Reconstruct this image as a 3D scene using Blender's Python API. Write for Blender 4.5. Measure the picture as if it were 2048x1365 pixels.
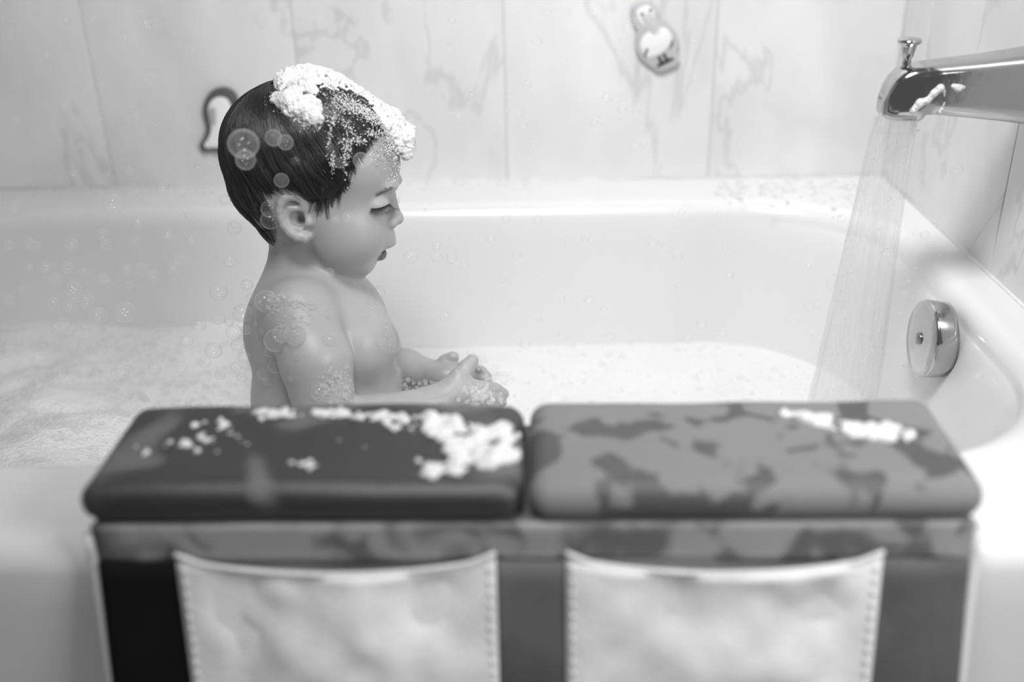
import bpy, bmesh, math, random
import numpy as np
from mathutils import Vector, Matrix
from mathutils.bvhtree import BVHTree

for o in list(bpy.data.objects):
    bpy.data.objects.remove(o)
scene = bpy.context.scene
col = scene.collection
rng = np.random.default_rng(7)
random.seed(7)

# ------------------------------------------------------------------ camera
RIM = 0.42                                   # tub rim height above the floor
FPX = 1991.0                                 # 35 mm lens on a 2048 px frame
PITCH, YAW, ROLL = 0.45428, -0.03678, -0.02697
CAM = np.array([0.0, 0.0, RIM + 0.3746])
_f = np.array([math.sin(YAW)*math.cos(PITCH), math.cos(YAW)*math.cos(PITCH), -math.sin(PITCH)])
_r = np.array([math.cos(YAW), -math.sin(YAW), 0.0])
_u = np.cross(_r, _f)
RT = math.cos(ROLL)*_r + math.sin(ROLL)*_u
UP = -math.sin(ROLL)*_r + math.cos(ROLL)*_u
FW = _f
cam = bpy.data.cameras.new('camera')
cam.lens = 35.0; cam.sensor_width = 36.0; cam.clip_start = 0.02
cam.dof.use_dof = True
cam.dof.focus_distance = 0.885
cam.dof.aperture_fstop = 2.05
camo = bpy.data.objects.new('camera', cam); col.objects.link(camo)
camo.matrix_world = Matrix(((RT[0], UP[0], -FW[0], CAM[0]), (RT[1], UP[1], -FW[1], CAM[1]),
                            (RT[2], UP[2], -FW[2], CAM[2]), (0, 0, 0, 1)))
scene.camera = camo

# ------------------------------------------------------------------ world, lamps, exposure
world = bpy.data.worlds.new('world'); scene.world = world; world.use_nodes = True
bg = world.node_tree.nodes['Background']
bg.inputs['Color'].default_value = (1, 1, 1, 1); bg.inputs['Strength'].default_value = 0.12

def area(name, loc, target, size, power, size_y=None):
    l = bpy.data.lights.new(name, 'AREA'); l.energy = power; l.size = size
    if size_y: l.shape = 'RECTANGLE'; l.size_y = size_y
    o = bpy.data.objects.new(name, l); col.objects.link(o); o.location = loc
    o.rotation_euler = (Vector(target) - Vector(loc)).to_track_quat('-Z', 'Y').to_euler()
    return o
cl_ = area('ceiling_lamp', (-0.08, 0.22, 1.78), (0.37, 1.14, 0.58), 0.42, 7.0); cl_.data.spread = math.radians(95)
area('vanity_lamp', (0.74, 0.00, 1.00), (0.0, 0.6, 0.35), 0.40, 7.0, 0.25)

vs = scene.view_settings
scene.display_settings.display_device = 'sRGB'
vs.view_transform = 'Standard'; vs.look = 'None'; vs.gamma = 1.0; vs.use_curve_mapping = False
vs.exposure = 0.07
scene.cycles.use_denoising = True
scene.cycles.transparent_max_bounces = 32
scene.cycles.max_bounces = 10
scene.cycles.caustics_reflective = False
scene.cycles.caustics_refractive = False

# ------------------------------------------------------------------ pixel -> place
def ray(px, py):
    return RT*(px-1024)/FPX - UP*(py-682.5)/FPX + FW
def at_depth(px, py, d): return CAM + ray(px, py)*d
def on_y(px, py, Y): v = ray(px, py); return CAM + v*(Y/v[1])
def on_z(px, py, Z): v = ray(px, py); return CAM + v*((Z-CAM[2])/v[2])

# ------------------------------------------------------------------ mesh helpers
def mk(name, verts, faces, mat, parent=None, smooth=True, label=None, cat=None, group=None, kind=None, origin=None):
    verts = np.asarray(verts, dtype=np.float64).reshape(-1, 3)
    if parent is not None:
        org = np.array(parent['_org'])
    else:
        org = np.array(origin) if origin is not None else np.array(
            [(verts[:, 0].min()+verts[:, 0].max())/2, (verts[:, 1].min()+verts[:, 1].max())/2, verts[:, 2].min()])
    me = bpy.data.meshes.new(name)
    if isinstance(faces, np.ndarray):
        n, k = faces.shape
        me.vertices.add(len(verts)); me.vertices.foreach_set('co', (verts-org).ravel().astype(np.float32))
        me.loops.add(n*k); me.loops.foreach_set('vertex_index', faces.ravel().astype(np.int32))
        me.polygons.add(n); me.polygons.foreach_set('loop_start', (np.arange(n)*k).astype(np.int32))
        me.polygons.foreach_set('loop_total', np.full(n, k, np.int32))
        me.update(calc_edges=True); me.validate()
    else:
        me.from_pydata((verts-org).tolist(), [], faces); me.update()
    if smooth:
        me.polygons.foreach_set('use_smooth', np.ones(len(me.polygons), bool))
    me.materials.append(mat)
    o = bpy.data.objects.new(name, me); col.objects.link(o)
    o['_org'] = [float(v) for v in org]
    if parent is not None:
        o.parent = parent
        # children are written in the parent's own frame
    else:
        o.location = org
    tag(o, label, cat, group, kind)
    return o

def tag(o, label=None, cat=None, group=None, kind=None):
    if label: o['label'] = label
    if cat: o['category'] = cat
    if group: o['group'] = group
    if kind: o['kind'] = kind

def empty(name, loc, label, cat, group=None):
    o = bpy.data.objects.new(name, None); col.objects.link(o); o.location = loc
    o.empty_display_size = 0.02
    o['_org'] = [float(v) for v in loc]
    tag(o, label, cat, group)
    return o

def from_bm(bm):
    bm.verts.ensure_lookup_table()
    v = [tuple(x.co) for x in bm.verts]; f = [[w.index for w in p.verts] for p in bm.faces]
    bm.free(); return v, f

def box(x0, x1, y0, y1, z0, z1, bev=0.0, seg=2):
    bm = bmesh.new(); bmesh.ops.create_cube(bm, size=1.0)
    for v in bm.verts:
        v.co = Vector(((x0+x1)/2+v.co.x*(x1-x0), (y0+y1)/2+v.co.y*(y1-y0), (z0+z1)/2+v.co.z*(z1-z0)))
    if bev > 0:
        bmesh.ops.bevel(bm, geom=list(bm.edges), offset=bev, segments=seg, profile=0.5, affect='EDGES', clamp_overlap=True)
    bm.verts.index_update()
    return from_bm(bm)

def loft(rings, closed=True, cap0=True, cap1=True):
    n = len(rings[0]); V = [p for r in rings for p in r]; F = []
    for i in range(len(rings)-1):
        for j in range(n if closed else n-1):
            a = i*n+j; b = i*n+(j+1) % n
            F.append([a, b, b+n, a+n])
    if cap0: F.append(list(range(n))[::-1])
    if cap1: F.append([(len(rings)-1)*n+j for j in range(n)])
    return V, F

def lathe(profile, center, axis, n=40):
    """profile: (radius, height along axis)"""
    ax = Vector(axis).normalized(); t = ax.orthogonal().normalized(); b = ax.cross(t); c = Vector(center)
    rings = [[tuple(c+ax*h+(t*math.cos(2*math.pi*k/n)+b*math.sin(2*math.pi*k/n))*r) for k in range(n)] for r, h in profile]
    return loft(rings)

def join(parts):
    V = []; F = []
    for v, f in parts:
        o = len(V); V += [tuple(p) for p in v]; F += [[i+o for i in q] for q in f]
    return V, F

def ico(sub=2):
    bm = bmesh.new(); bmesh.ops.create_icosphere(bm, subdivisions=sub, radius=1.0)
    bm.verts.index_update()
    v, f = from_bm(bm); return np.array(v), np.array(f)
ICO1, ICO2, ICO3 = ico(1), ico(2), ico(3)

def beads(centers, radii, base=ICO1, squash=None):
    c = np.asarray(centers); r = np.asarray(radii)
    bv, bf = base; n = len(c)
    V = (bv[None]*r[:, None, None] + c[:, None]).reshape(-1, 3)
    Fc = (bf[None] + (np.arange(n)*len(bv))[:, None, None]).reshape(-1, 3)
    return V, Fc

def tube(pts, rads, n=6):
    pts = [Vector(p) for p in pts]; rings = []
    for i, p in enumerate(pts):
        d = (pts[min(i+1, len(pts)-1)]-pts[max(i-1, 0)]).normalized()
        t = d.orthogonal().normalized(); b = d.cross(t)
        rings.append([tuple(p+(t*math.cos(2*math.pi*k/n)+b*math.sin(2*math.pi*k/n))*rads[i]) for k in range(n)])
    return loft(rings)

# ---- value noise in numpy
_lat = rng.random((64, 64, 64)).astype(np.float32)
def vnoise(p, s):
    q = np.asarray(p, np.float32)*s + 1000.0
    i = np.floor(q).astype(np.int64); t = q-i; t = t*t*(3-2*t); i &= 63; j = (i+1) & 63
    x, y, z = t[..., 0], t[..., 1], t[..., 2]
    g = lambda a, b, c: _lat[a, b, c]
    c00 = g(i[..., 0], i[..., 1], i[..., 2])*(1-x)+g(j[..., 0], i[..., 1], i[..., 2])*x
    c10 = g(i[..., 0], j[..., 1], i[..., 2])*(1-x)+g(j[..., 0], j[..., 1], i[..., 2])*x
    c01 = g(i[..., 0], i[..., 1], j[..., 2])*(1-x)+g(j[..., 0], i[..., 1], j[..., 2])*x
    c11 = g(i[..., 0], j[..., 1], j[..., 2])*(1-x)+g(j[..., 0], j[..., 1], j[..., 2])*x
    return (c00*(1-y)+c10*y)*(1-z)+(c01*(1-y)+c11*y)*z

# ------------------------------------------------------------------ materials
def newmat(name):
    m = bpy.data.materials.new(name); m.use_nodes = True
    nt = m.node_tree; b = nt.nodes['Principled BSDF']
    return m, nt, b
def N(nt, t, **kw):
    n = nt.nodes.new(t)
    for k, v in kw.items(): setattr(n, k, v)
    return n
def grey(v): return (v, v, v, 1)
def simple(name, v, rough=0.5, metal=0.0, bump=0.0, bscale=200.0, spec=0.5, sss=0.0, var=0.0, vscale=12.0):
    m, nt, b = newmat(name)
    b.inputs['Base Color'].default_value = grey(v); b.inputs['Roughness'].default_value = rough
    b.inputs['Metallic'].default_value = metal; b.inputs['Specular IOR Level'].default_value = spec
    if sss:
        b.inputs['Subsurface Weight'].default_value = sss
        b.inputs['Subsurface Radius'].default_value = (1, 1, 1); b.inputs['Subsurface Scale'].default_value = 0.004
    tc = N(nt, 'ShaderNodeTexCoord')
    if var:
        n = N(nt, 'ShaderNodeTexNoise'); n.inputs['Scale'].default_value = vscale; n.inputs['Detail'].default_value = 4
        r = N(nt, 'ShaderNodeMapRange'); r.inputs['From Min'].default_value = 0.3; r.inputs['From Max'].default_value = 0.7
        r.inputs['To Min'].default_value = v*(1-var); r.inputs['To Max'].default_value = min(1, v*(1+var))
        nt.links.new(tc.outputs['Object'], n.inputs['Vector']); nt.links.new(n.outputs['Fac'], r.inputs['Value'])
        nt.links.new(r.outputs['Result'], b.inputs['Base Color'])
    if bump:
        n = N(nt, 'ShaderNodeTexNoise'); n.inputs['Scale'].default_value = bscale; n.inputs['Detail'].default_value = 3
        bp = N(nt, 'ShaderNodeBump'); bp.inputs['Strength'].default_value = bump; bp.inputs['Distance'].default_value = 0.002
        nt.links.new(tc.outputs['Object'], n.inputs['Vector'])
        nt.links.new(n.outputs['Fac'], bp.inputs['Height']); nt.links.new(bp.outputs['Normal'], b.inputs['Normal'])
    return m

def marble(name):
    m, nt, b = newmat(name)
    tc = N(nt, 'ShaderNodeTexCoord'); oi = N(nt, 'ShaderNodeObjectInfo')
    mul = N(nt, 'ShaderNodeMath', operation='MULTIPLY'); mul.inputs[1].default_value = 37.0
    add = N(nt, 'ShaderNodeVectorMath', operation='ADD')
    nt.links.new(oi.outputs['Random'], mul.inputs[0]); nt.links.new(tc.outputs['Object'], add.inputs[0])
    nt.links.new(mul.outputs[0], add.inputs[1])
    mp = N(nt, 'ShaderNodeMapping'); mp.inputs['Scale'].default_value = (1.0, 1.0, 0.5)
    mp.inputs['Rotation'].default_value = (0, 0.35, 0)
    nt.links.new(add.outputs[0], mp.inputs['Vector'])
    def vein(scale, width, amt):
        n = N(nt, 'ShaderNodeTexNoise'); n.inputs['Scale'].default_value = scale; n.inputs['Detail'].default_value = 5
        n.inputs['Roughness'].default_value = 0.55; n.inputs['Distortion'].default_value = 0.6
        nt.links.new(mp.outputs[0], n.inputs['Vector'])
        s = N(nt, 'ShaderNodeMath', operation='SUBTRACT'); s.inputs[1].default_value = 0.5
        a = N(nt, 'ShaderNodeMath', operation='ABSOLUTE')
        r = N(nt, 'ShaderNodeMapRange'); r.inputs['From Min'].default_value = 0; r.inputs['From Max'].default_value = width
        r.inputs['To Min'].default_value = 1-amt; r.inputs['To Max'].default_value = 1.0
        nt.links.new(n.outputs['Fac'], s.inputs[0]); nt.links.new(s.outputs[0], a.inputs[0]); nt.links.new(a.outputs[0], r.inputs['Value'])
        return r
    v1 = vein(4.0, 0.011, 0.16); v2 = vein(2.2, 0.10, 0.10)
    cl = N(nt, 'ShaderNodeTexNoise'); cl.inputs['Scale'].default_value = 8; cl.inputs['Detail'].default_value = 3
    nt.links.new(mp.outputs[0], cl.inputs['Vector'])
    cr = N(nt, 'ShaderNodeMapRange'); cr.inputs['From Min'].default_value = 0.3; cr.inputs['From Max'].default_value = 0.7
    cr.inputs['To Min'].default_value = 0.70; cr.inputs['To Max'].default_value = 0.84
    nt.links.new(cl.outputs['Fac'], cr.inputs['Value'])
    p1 = N(nt, 'ShaderNodeMath', operation='MULTIPLY'); p2 = N(nt, 'ShaderNodeMath', operation='MULTIPLY')
    nt.links.new(v1.outputs['Result'], p1.inputs[0]); nt.links.new(v2.outputs['Result'], p1.inputs[1])
    nt.links.new(p1.outputs[0], p2.inputs[0]); nt.links.new(cr.outputs['Result'], p2.inputs[1])
    nt.links.new(p2.outputs[0], b.inputs['Base Color'])
    b.inputs['Roughness'].default_value = 0.38
    return m

def wetcloth(name, dry, wet, lo, hi, scale, seed, bump=0.5, spec=0.5):
    """woven foam cloth with dark wet patches"""
    m, nt, b = newmat(name)
    b.inputs["Specular IOR Level"].default_value = spec
    tc = N(nt, 'ShaderNodeTexCoord')
    ad = N(nt, 'ShaderNodeVectorMath', operation='ADD'); ad.inputs[1].default_value = (seed, seed*0.7, seed*1.3)
    nt.links.new(tc.outputs['Object'], ad.inputs[0])
    n = N(nt, 'ShaderNodeTexNoise'); n.inputs['Scale'].default_value = scale; n.inputs['Detail'].default_value = 2.5
    n.inputs['Distortion'].default_value = 0.5
    nt.links.new(ad.outputs[0], n.inputs['Vector'])
    r = N(nt, 'ShaderNodeMapRange'); r.interpolation_type = 'SMOOTHSTEP'
    r.inputs['From Min'].default_value = lo; r.inputs['From Max'].default_value = hi
    r.inputs['To Min'].default_value = dry; r.inputs['To Max'].default_value = wet
    nt.links.new(n.outputs['Fac'], r.inputs['Value']); nt.links.new(r.outputs['Result'], b.inputs['Base Color'])
    r2 = N(nt, 'ShaderNodeMapRange'); r2.inputs['From Min'].default_value = lo; r2.inputs['From Max'].default_value = hi
    r2.inputs['To Min'].default_value = 0.75; r2.inputs['To Max'].default_value = 0.42
    nt.links.new(n.outputs['Fac'], r2.inputs['Value']); nt.links.new(r2.outputs['Result'], b.inputs['Roughness'])
    w = N(nt, 'ShaderNodeTexNoise'); w.inputs['Scale'].default_value = 900
    bp = N(nt, 'ShaderNodeBump'); bp.inputs['Strength'].default_value = bump; bp.inputs['Distance'].default_value = 0.001
    nt.links.new(tc.outputs['Object'], w.inputs['Vector']); nt.links.new(w.outputs['Fac'], bp.inputs['Height'])
    nt.links.new(bp.outputs['Normal'], b.inputs['Normal'])
    return m

def foam_mat(name, v=0.86, scale=260.0, strength=0.6):
    m, nt, b = newmat(name)
    b.inputs['Base Color'].default_value = grey(v); b.inputs['Roughness'].default_value = 0.45
    b.inputs['Subsurface Weight'].default_value = 0.25; b.inputs['Subsurface Radius'].default_value = (1, 1, 1)
    b.inputs['Subsurface Scale'].default_value = 0.006
    tc = N(nt, 'ShaderNodeTexCoord')
    vo = N(nt, 'ShaderNodeTexVoronoi'); vo.inputs['Scale'].default_value = scale
    nz = N(nt, 'ShaderNodeTexNoise'); nz.inputs['Scale'].default_value = scale*0.25
    ad = N(nt, 'ShaderNodeMath', operation='ADD')
    bp = N(nt, 'ShaderNodeBump'); bp.inputs['Strength'].default_value = strength; bp.inputs['Distance'].default_value = 0.002
    bp.invert = True
    nt.links.new(tc.outputs['Object'], vo.inputs['Vector']); nt.links.new(tc.outputs['Object'], nz.inputs['Vector'])
    nt.links.new(vo.outputs['Distance'], ad.inputs[0]); nt.links.new(nz.outputs['Fac'], ad.inputs[1])
    nt.links.new(ad.outputs[0], bp.inputs['Height']); nt.links.new(bp.outputs['Normal'], b.inputs['Normal'])
    return m

def bubble_mat(name, film=0.035, rim=0.95):
    """soap film: clear in the middle, reflecting towards the rim (Fresnel of a thin film)"""
    m, nt, b = newmat(name); nt.nodes.remove(b)
    out = nt.nodes['Material Output']
    tr = N(nt, 'ShaderNodeBsdfTransparent'); gl = N(nt, 'ShaderNodeBsdfGlossy'); gl.inputs['Roughness'].default_value = 0.04
    df = N(nt, 'ShaderNodeBsdfTranslucent'); df.inputs['Color'].default_value = grey(0.95)
    dd = N(nt, 'ShaderNodeBsdfDiffuse'); dd.inputs['Color'].default_value = grey(0.95)
    lw = N(nt, 'ShaderNodeLayerWeight'); lw.inputs['Blend'].default_value = 0.5
    pw = N(nt, 'ShaderNodeMath', operation='POWER'); pw.inputs[1].default_value = 4.5
    ml = N(nt, 'ShaderNodeMath', operation='MULTIPLY_ADD'); ml.inputs[1].default_value = rim; ml.inputs[2].default_value = 0.05
    nt.links.new(lw.outputs['Facing'], pw.inputs[0]); nt.links.new(pw.outputs[0], ml.inputs[0])
    s1 = N(nt, 'ShaderNodeMixShader'); s1.inputs[0].default_value = 0.5
    nt.links.new(df.outputs[0], s1.inputs[1]); nt.links.new(dd.outputs[0], s1.inputs[2])
    s2 = N(nt, 'ShaderNodeMixShader'); s2.inputs[0].default_value = 0.4
    nt.links.new(s1.outputs[0], s2.inputs[1]); nt.links.new(gl.outputs[0], s2.inputs[2])
    mx = N(nt, 'ShaderNodeMixShader'); nt.links.new(ml.outputs[0], mx.inputs[0])
    nt.links.new(tr.outputs[0], mx.inputs[1]); nt.links.new(s2.outputs[0], mx.inputs[2])
    m2 = N(nt, 'ShaderNodeMixShader'); m2.inputs[0].default_value = film
    nt.links.new(mx.outputs[0], m2.inputs[1]); nt.links.new(s1.outputs[0], m2.inputs[2])
    nt.links.new(m2.outputs[0], out.inputs['Surface'])
    return m

def water_mat(name):
    """aerated falling water: clear with white vertical streaks"""
    m, nt, b = newmat(name); nt.nodes.remove(b)
    out = nt.nodes['Material Output']
    tc = N(nt, 'ShaderNodeTexCoord'); mp = N(nt, 'ShaderNodeMapping'); mp.inputs['Scale'].default_value = (150, 150, 3)
    nz = N(nt, 'ShaderNodeTexNoise'); nz.inputs['Scale'].default_value = 1.0; nz.inputs['Detail'].default_value = 3
    nt.links.new(tc.outputs['Object'], mp.inputs['Vector']); nt.links.new(mp.outputs[0], nz.inputs['Vector'])
    r = N(nt, 'ShaderNodeMapRange'); r.inputs['From Min'].default_value = 0.4; r.inputs['From Max'].default_value = 0.75
    r.inputs['To Min'].default_value = 0.26; r.inputs['To Max'].default_value = 0.46
    nt.links.new(nz.outputs['Fac'], r.inputs['Value'])
    tr = N(nt, 'ShaderNodeBsdfTransparent'); tr.inputs['Color'].default_value = grey(0.97)
    df = N(nt, 'ShaderNodeBsdfTranslucent'); df.inputs['Color'].default_value = grey(0.95)
    dd = N(nt, 'ShaderNodeBsdfDiffuse'); dd.inputs['Color'].default_value = grey(0.95)
    gl = N(nt, 'ShaderNodeBsdfGlossy'); gl.inputs['Roughness'].default_value = 0.1
    a = N(nt, 'ShaderNodeMixShader'); a.inputs[0].default_value = 0.5
    nt.links.new(df.outputs[0], a.inputs[1]); nt.links.new(dd.outputs[0], a.inputs[2])
    c = N(nt, 'ShaderNodeMixShader'); c.inputs[0].default_value = 0.15
    nt.links.new(a.outputs[0], c.inputs[1]); nt.links.new(gl.outputs[0], c.inputs[2])
    lw = N(nt, 'ShaderNodeLayerWeight'); lw.inputs['Blend'].default_value = 0.5
    iv = N(nt, 'ShaderNodeMapRange'); iv.inputs['From Min'].default_value = 0.25; iv.inputs['From Max'].default_value = 1.0
    iv.inputs['To Min'].default_value = 1.0; iv.inputs['To Max'].default_value = 0.0
    mm = N(nt, 'ShaderNodeMath', operation='MULTIPLY')
    nt.links.new(lw.outputs['Facing'], iv.inputs['Value']); nt.links.new(iv.outputs['Result'], mm.inputs[0]); nt.links.new(r.outputs['Result'], mm.inputs[1])
    mx = N(nt, 'ShaderNodeMixShader'); nt.links.new(mm.outputs[0], mx.inputs[0])
    nt.links.new(tr.outputs[0], mx.inputs[1]); nt.links.new(c.outputs[0], mx.inputs[2])
    nt.links.new(mx.outputs[0], out.inputs['Surface'])
    return m

def skin_mat():
    m, nt, b = newmat('skin')
    at = N(nt, 'ShaderNodeAttribute'); at.attribute_name = 'tone'
    tc = N(nt, 'ShaderNodeTexCoord')
    n = N(nt, 'ShaderNodeTexNoise'); n.inputs['Scale'].default_value = 30; n.inputs['Detail'].default_value = 4
    r = N(nt, 'ShaderNodeMapRange'); r.inputs['From Min'].default_value = 0.3; r.inputs['From Max'].default_value = 0.7
    r.inputs['To Min'].default_value = 0.95; r.inputs['To Max'].default_value = 1.03
    ml = N(nt, 'ShaderNodeMath', operation='MULTIPLY')
    nt.links.new(tc.outputs['Object'], n.inputs['Vector']); nt.links.new(n.outputs['Fac'], r.inputs['Value'])
    nt.links.new(at.outputs['Fac'], ml.inputs[0]); nt.links.new(r.outputs['Result'], ml.inputs[1])
    nt.links.new(ml.outputs[0], b.inputs['Base Color'])
    b.inputs['Roughness'].default_value = 0.42; b.inputs['Specular IOR Level'].default_value = 0.5
    b.inputs['Subsurface Weight'].default_value = 0.3; b.inputs['Subsurface Radius'].default_value = (1, 1, 1)
    b.inputs['Subsurface Scale'].default_value = 0.003
    n2 = N(nt, 'ShaderNodeTexNoise'); n2.inputs['Scale'].default_value = 1400
    bp = N(nt, 'ShaderNodeBump'); bp.inputs['Strength'].default_value = 0.12; bp.inputs['Distance'].default_value = 0.0006
    nt.links.new(tc.outputs['Object'], n2.inputs['Vector']); nt.links.new(n2.outputs['Fac'], bp.inputs['Height'])
    nt.links.new(bp.outputs['Normal'], b.inputs['Normal'])
    return m

M = dict(
    caulk=simple('caulk', 0.70, 0.5, var=0.12, vscale=40),
    tile=marble('marble_tile'), grout=simple('grout', 0.62, 0.8), plaster=simple('plaster', 0.7, 0.8),
    tub=simple('tub_enamel', 0.75, 0.22), floor=simple('floor_vinyl', 0.45, 0.5, var=0.15),
    chrome=simple('chrome', 0.50, 0.12, 1.0, bump=0.05, bscale=90), screw=simple('screw_metal', 0.30, 0.3, 1.0),
    foam=foam_mat('bath_foam', 0.82, 240), suds=foam_mat('suds', 0.74, 420, 0.6),
    bubble=bubble_mat('bubble_film'), softbubble=bubble_mat('small_bubble', 0.16, 0.8), water=water_mat('falling_water'),
    skin=skin_mat(), hair=simple('wet_hair', 0.015, 0.36, spec=1.0),
    padw=wetcloth('wet_pad_cloth', 0.115, 0.020, 0.36, 0.48, 13, 3.1, spec=1.0),
    padd=wetcloth('damp_pad_cloth', 0.21, 0.085, 0.52, 0.56, 27, 9.7),
    band=wetcloth('band_cloth', 0.32, 0.13, 0.50, 0.62, 22, 5.2), wetstrip=simple('wet_strip_cloth', 0.006, 0.7, spec=0.15, bump=0.4, bscale=700, var=0.3), strip=simple('strip_cloth', 0.12, 0.8, spec=0.2, bump=0.4, bscale=700, var=0.3),
    pocket=simple('pocket_mesh', 0.78, 0.75, bump=0.4, bscale=500, var=0.16, vscale=18), hem=simple('pocket_hem', 0.72, 0.7, bump=0.5, bscale=300),
    binding=simple('binding_cloth', 0.68, 0.7), toygrey=simple('toy_light_grey', 0.50, 0.55), toywhite=simple('toy_white', 0.85, 0.5),
    toybeak=simple('toy_beak_grey', 0.58, 0.55), toyblack=simple('toy_black', 0.02, 0.5), toydark=simple('toy_dark_grey', 0.10, 0.55),
    toymid=simple('toy_mid_grey', 0.42, 0.55),
)

# ------------------------------------------------------------------ setting
WY, WX, LX = 1.2327, 0.4288, -1.09           # back wall, tap-end wall, far end wall
FY = 0.483                                   # outer front edge of the tub
def tag_struct(o): o['kind'] = 'structure'
v, f = box(-1.6, 0.9, -0.8, WY+0.1, -0.05, 0.0); mk('floor', v, f, M['floor'], kind='structure', smooth=False)
v, f = box(LX-0.1, WX+0.11, WY+0.0016, WY+0.10, 0.0, 1.5)
wall_back = mk('wall_back', v, f, M['grout'], kind='structure', smooth=False)
v, f = box(WX+0.0016, WX+0.10, FY-0.02, WY+0.0014, 0.0, 1.5)
wall_right = mk('wall_right', v, f, M['grout'], kind='structure', smooth=False)
v, f = box(LX-0.10, LX, FY-0.02, WY+0.0014, 0.0, 1.5)
mk('wall_left', v, f, M['plaster'], kind='structure', smooth=False)

TW, TG, TH = 0.254, 0.0009, 0.405
def tiles(parent, axis, cuts, rows):
    for a, b in zip(cuts[:-1], cuts[1:]):
        for r in range(rows):
            z0 = RIM+0.0004+r*TH; z1 = z0+TH
            if axis == 'x': v, f = box(a+TG, b-TG, WY, WY+0.007, z0+TG, z1-TG, 0.0006, 1)
            else: v, f = box(WX, WX+0.007, a+TG, b-TG, z0+TG, z1-TG, 0.0006, 1)
            c = np.array(v).mean(0)
            o = mk('tile', v, f, M['tile'], parent=parent, smooth=False)
            # own origin at the tile's centre, so the stone differs from tile to tile
            for vert in o.data.vertices: vert.co -= Vector(c-np.array(parent['_org']))
            o.location = Vector(c-np.array(parent['_org']))
xs = [LX+0.001, -0.807, -0.553, -0.299, -0.0453, 0.2087, WX-0.0005]
tiles(wall_back, 'x', xs, 2)
tiles(wall_right, 'y', [FY-0.019, 0.6485, 0.9025, 1.1535, WY-0.0005], 2)

# caulk bead where tub and tiles meet
V, F = join([tube([(LX+0.003, WY-0.0005, RIM+0.0004), (WX-0.003, WY-0.0005, RIM+0.0004)], [0.0022, 0.0022], 8), tube([(WX-0.0005, FY-0.015, RIM+0.0004), (WX-0.0005, WY-0.002, RIM+0.0004)], [0.0022, 0.0022], 8)])
mk('trim_1', V, F, M['caulk'], kind='structure')

# ------------------------------------------------------------------ bathtub
def rrect(x0, x1, y0, y1, rad, n=200):
    """rounded rectangle sampled evenly by angle-like parameter; returns (n,2)"""
    cx, cy = (x0+x1)/2, (y0+y1)/2; hx, hy = (x1-x0)/2, (y1-y0)/2
    rad = min(rad, hx*0.999, hy*0.999)
    # perimeter walk from the middle of the right side
    seg = []
    per = 4*(hx-rad)+4*(hy-rad)+2*math.pi*rad
    pts = []
    for k in range(n):
        s = per*k/n
        L = [('l', hy-rad), ('a', math.pi*rad/2), ('l', 2*(hx-rad)), ('a', math.pi*rad/2), ('l', 2*(hy-rad)), ('a', math.pi*rad/2), ('l', 2*(hx-rad)), ('a', math.pi*rad/2), ('l', hy-rad)]
        i = 0
        while i < 8 and s > L[i][1]: s -= L[i][1]; i += 1
        t = s
        if i == 0: p = (hx, t)
        elif i == 1: a = t/rad; p = (hx-rad+rad*math.cos(a), hy-rad+rad*math.sin(a))
        elif i == 2: p = (hx-rad-t, hy)
        elif i == 3: a = math.pi/2+t/rad; p = (-(hx-rad)+rad*math.cos(a), hy-rad+rad*math.sin(a))
        elif i == 4: p = (-hx, hy-rad-t)
        elif i == 5: a = math.pi+t/rad; p = (-(hx-rad)+rad*math.cos(a), -(hy-rad)+rad*math.sin(a))
        elif i == 6: p = (-(hx-rad)+t, -hy)
        elif i == 7: a = 1.5*math.pi+t/rad; p = (hx-rad+rad*math.cos(a), -(hy-rad)+rad*math.sin(a))
        else: p = (hx, -(hy-rad)+t)
        pts.append((cx+p[0], cy+p[1]))
    return np.array(pts)
def basin(depth):
    """inner outline at a depth below the rim"""
    t = max(depth-0.022, 0)/0.33
    ins = 0.006*(1-math.exp(-t*0.33/0.014)) + 0.045*t + 0.05*max(0, t-0.75)**2*8
    return rrect(-1.0+ins*2.2, 0.380-ins, 0.592+ins*0.8, 1.130-ins*0.35, 0.15)
rings = []
NB = 200
inner0 = rrect(-1.0, 0.380, 0.592, 1.130, 0.15)
cx, cy = (-1.0+0.384)/2, 0.861
def outer_pt(p, x0, x1, y0, y1):
    d = p-np.array([cx, cy])
    t = min(((x1 if d[0] > 0 else x0)-cx)/d[0] if abs(d[0]) > 1e-9 else 1e9, ((y1 if d[1] > 0 else y0)-cy)/d[1] if abs(d[1]) > 1e-9 else 1e9)
    return np.array([cx, cy])+d*t
def oring(x0, x1, y0, y1, z):
    pts = [outer_pt(p, x0, x1, y0, y1) for p in inner0]
    # snap to corners so the deck stays rectangular
    pts = np.array(pts)
    for c in ((x0, y0), (x0, y1), (x1, y0), (x1, y1)):
        i = np.argmin(((pts-np.array(c))**2).sum(1)); pts[i] = c
    return [(p[0], p[1], z) for p in pts]
ox0, ox1 = LX+0.002, WX-0.0015; oy1 = WY-0.0015
rings.append(oring(ox0, ox1, FY+0.012, oy1, 0.0))
rings.append(oring(ox0, ox1, FY+0.004, oy1, RIM-0.05))
for a in np.linspace(0, math.pi/2, 6):
    rr = 0.022
    rings.append(oring(ox0, ox1, FY+0.002+rr-rr*math.cos(a), oy1, RIM-rr+rr*math.sin(a)))
def grow(pts, d):
    c = np.array([cx, cy]); n = len(pts)
    t = np.roll(pts, -1, 0)-np.roll(pts, 1, 0); nn = np.stack([t[:, 1], -t[:, 0]], 1); nn /= np.linalg.norm(nn, axis=1)[:, None]
    return pts+nn*d
lip = 0.022
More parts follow.
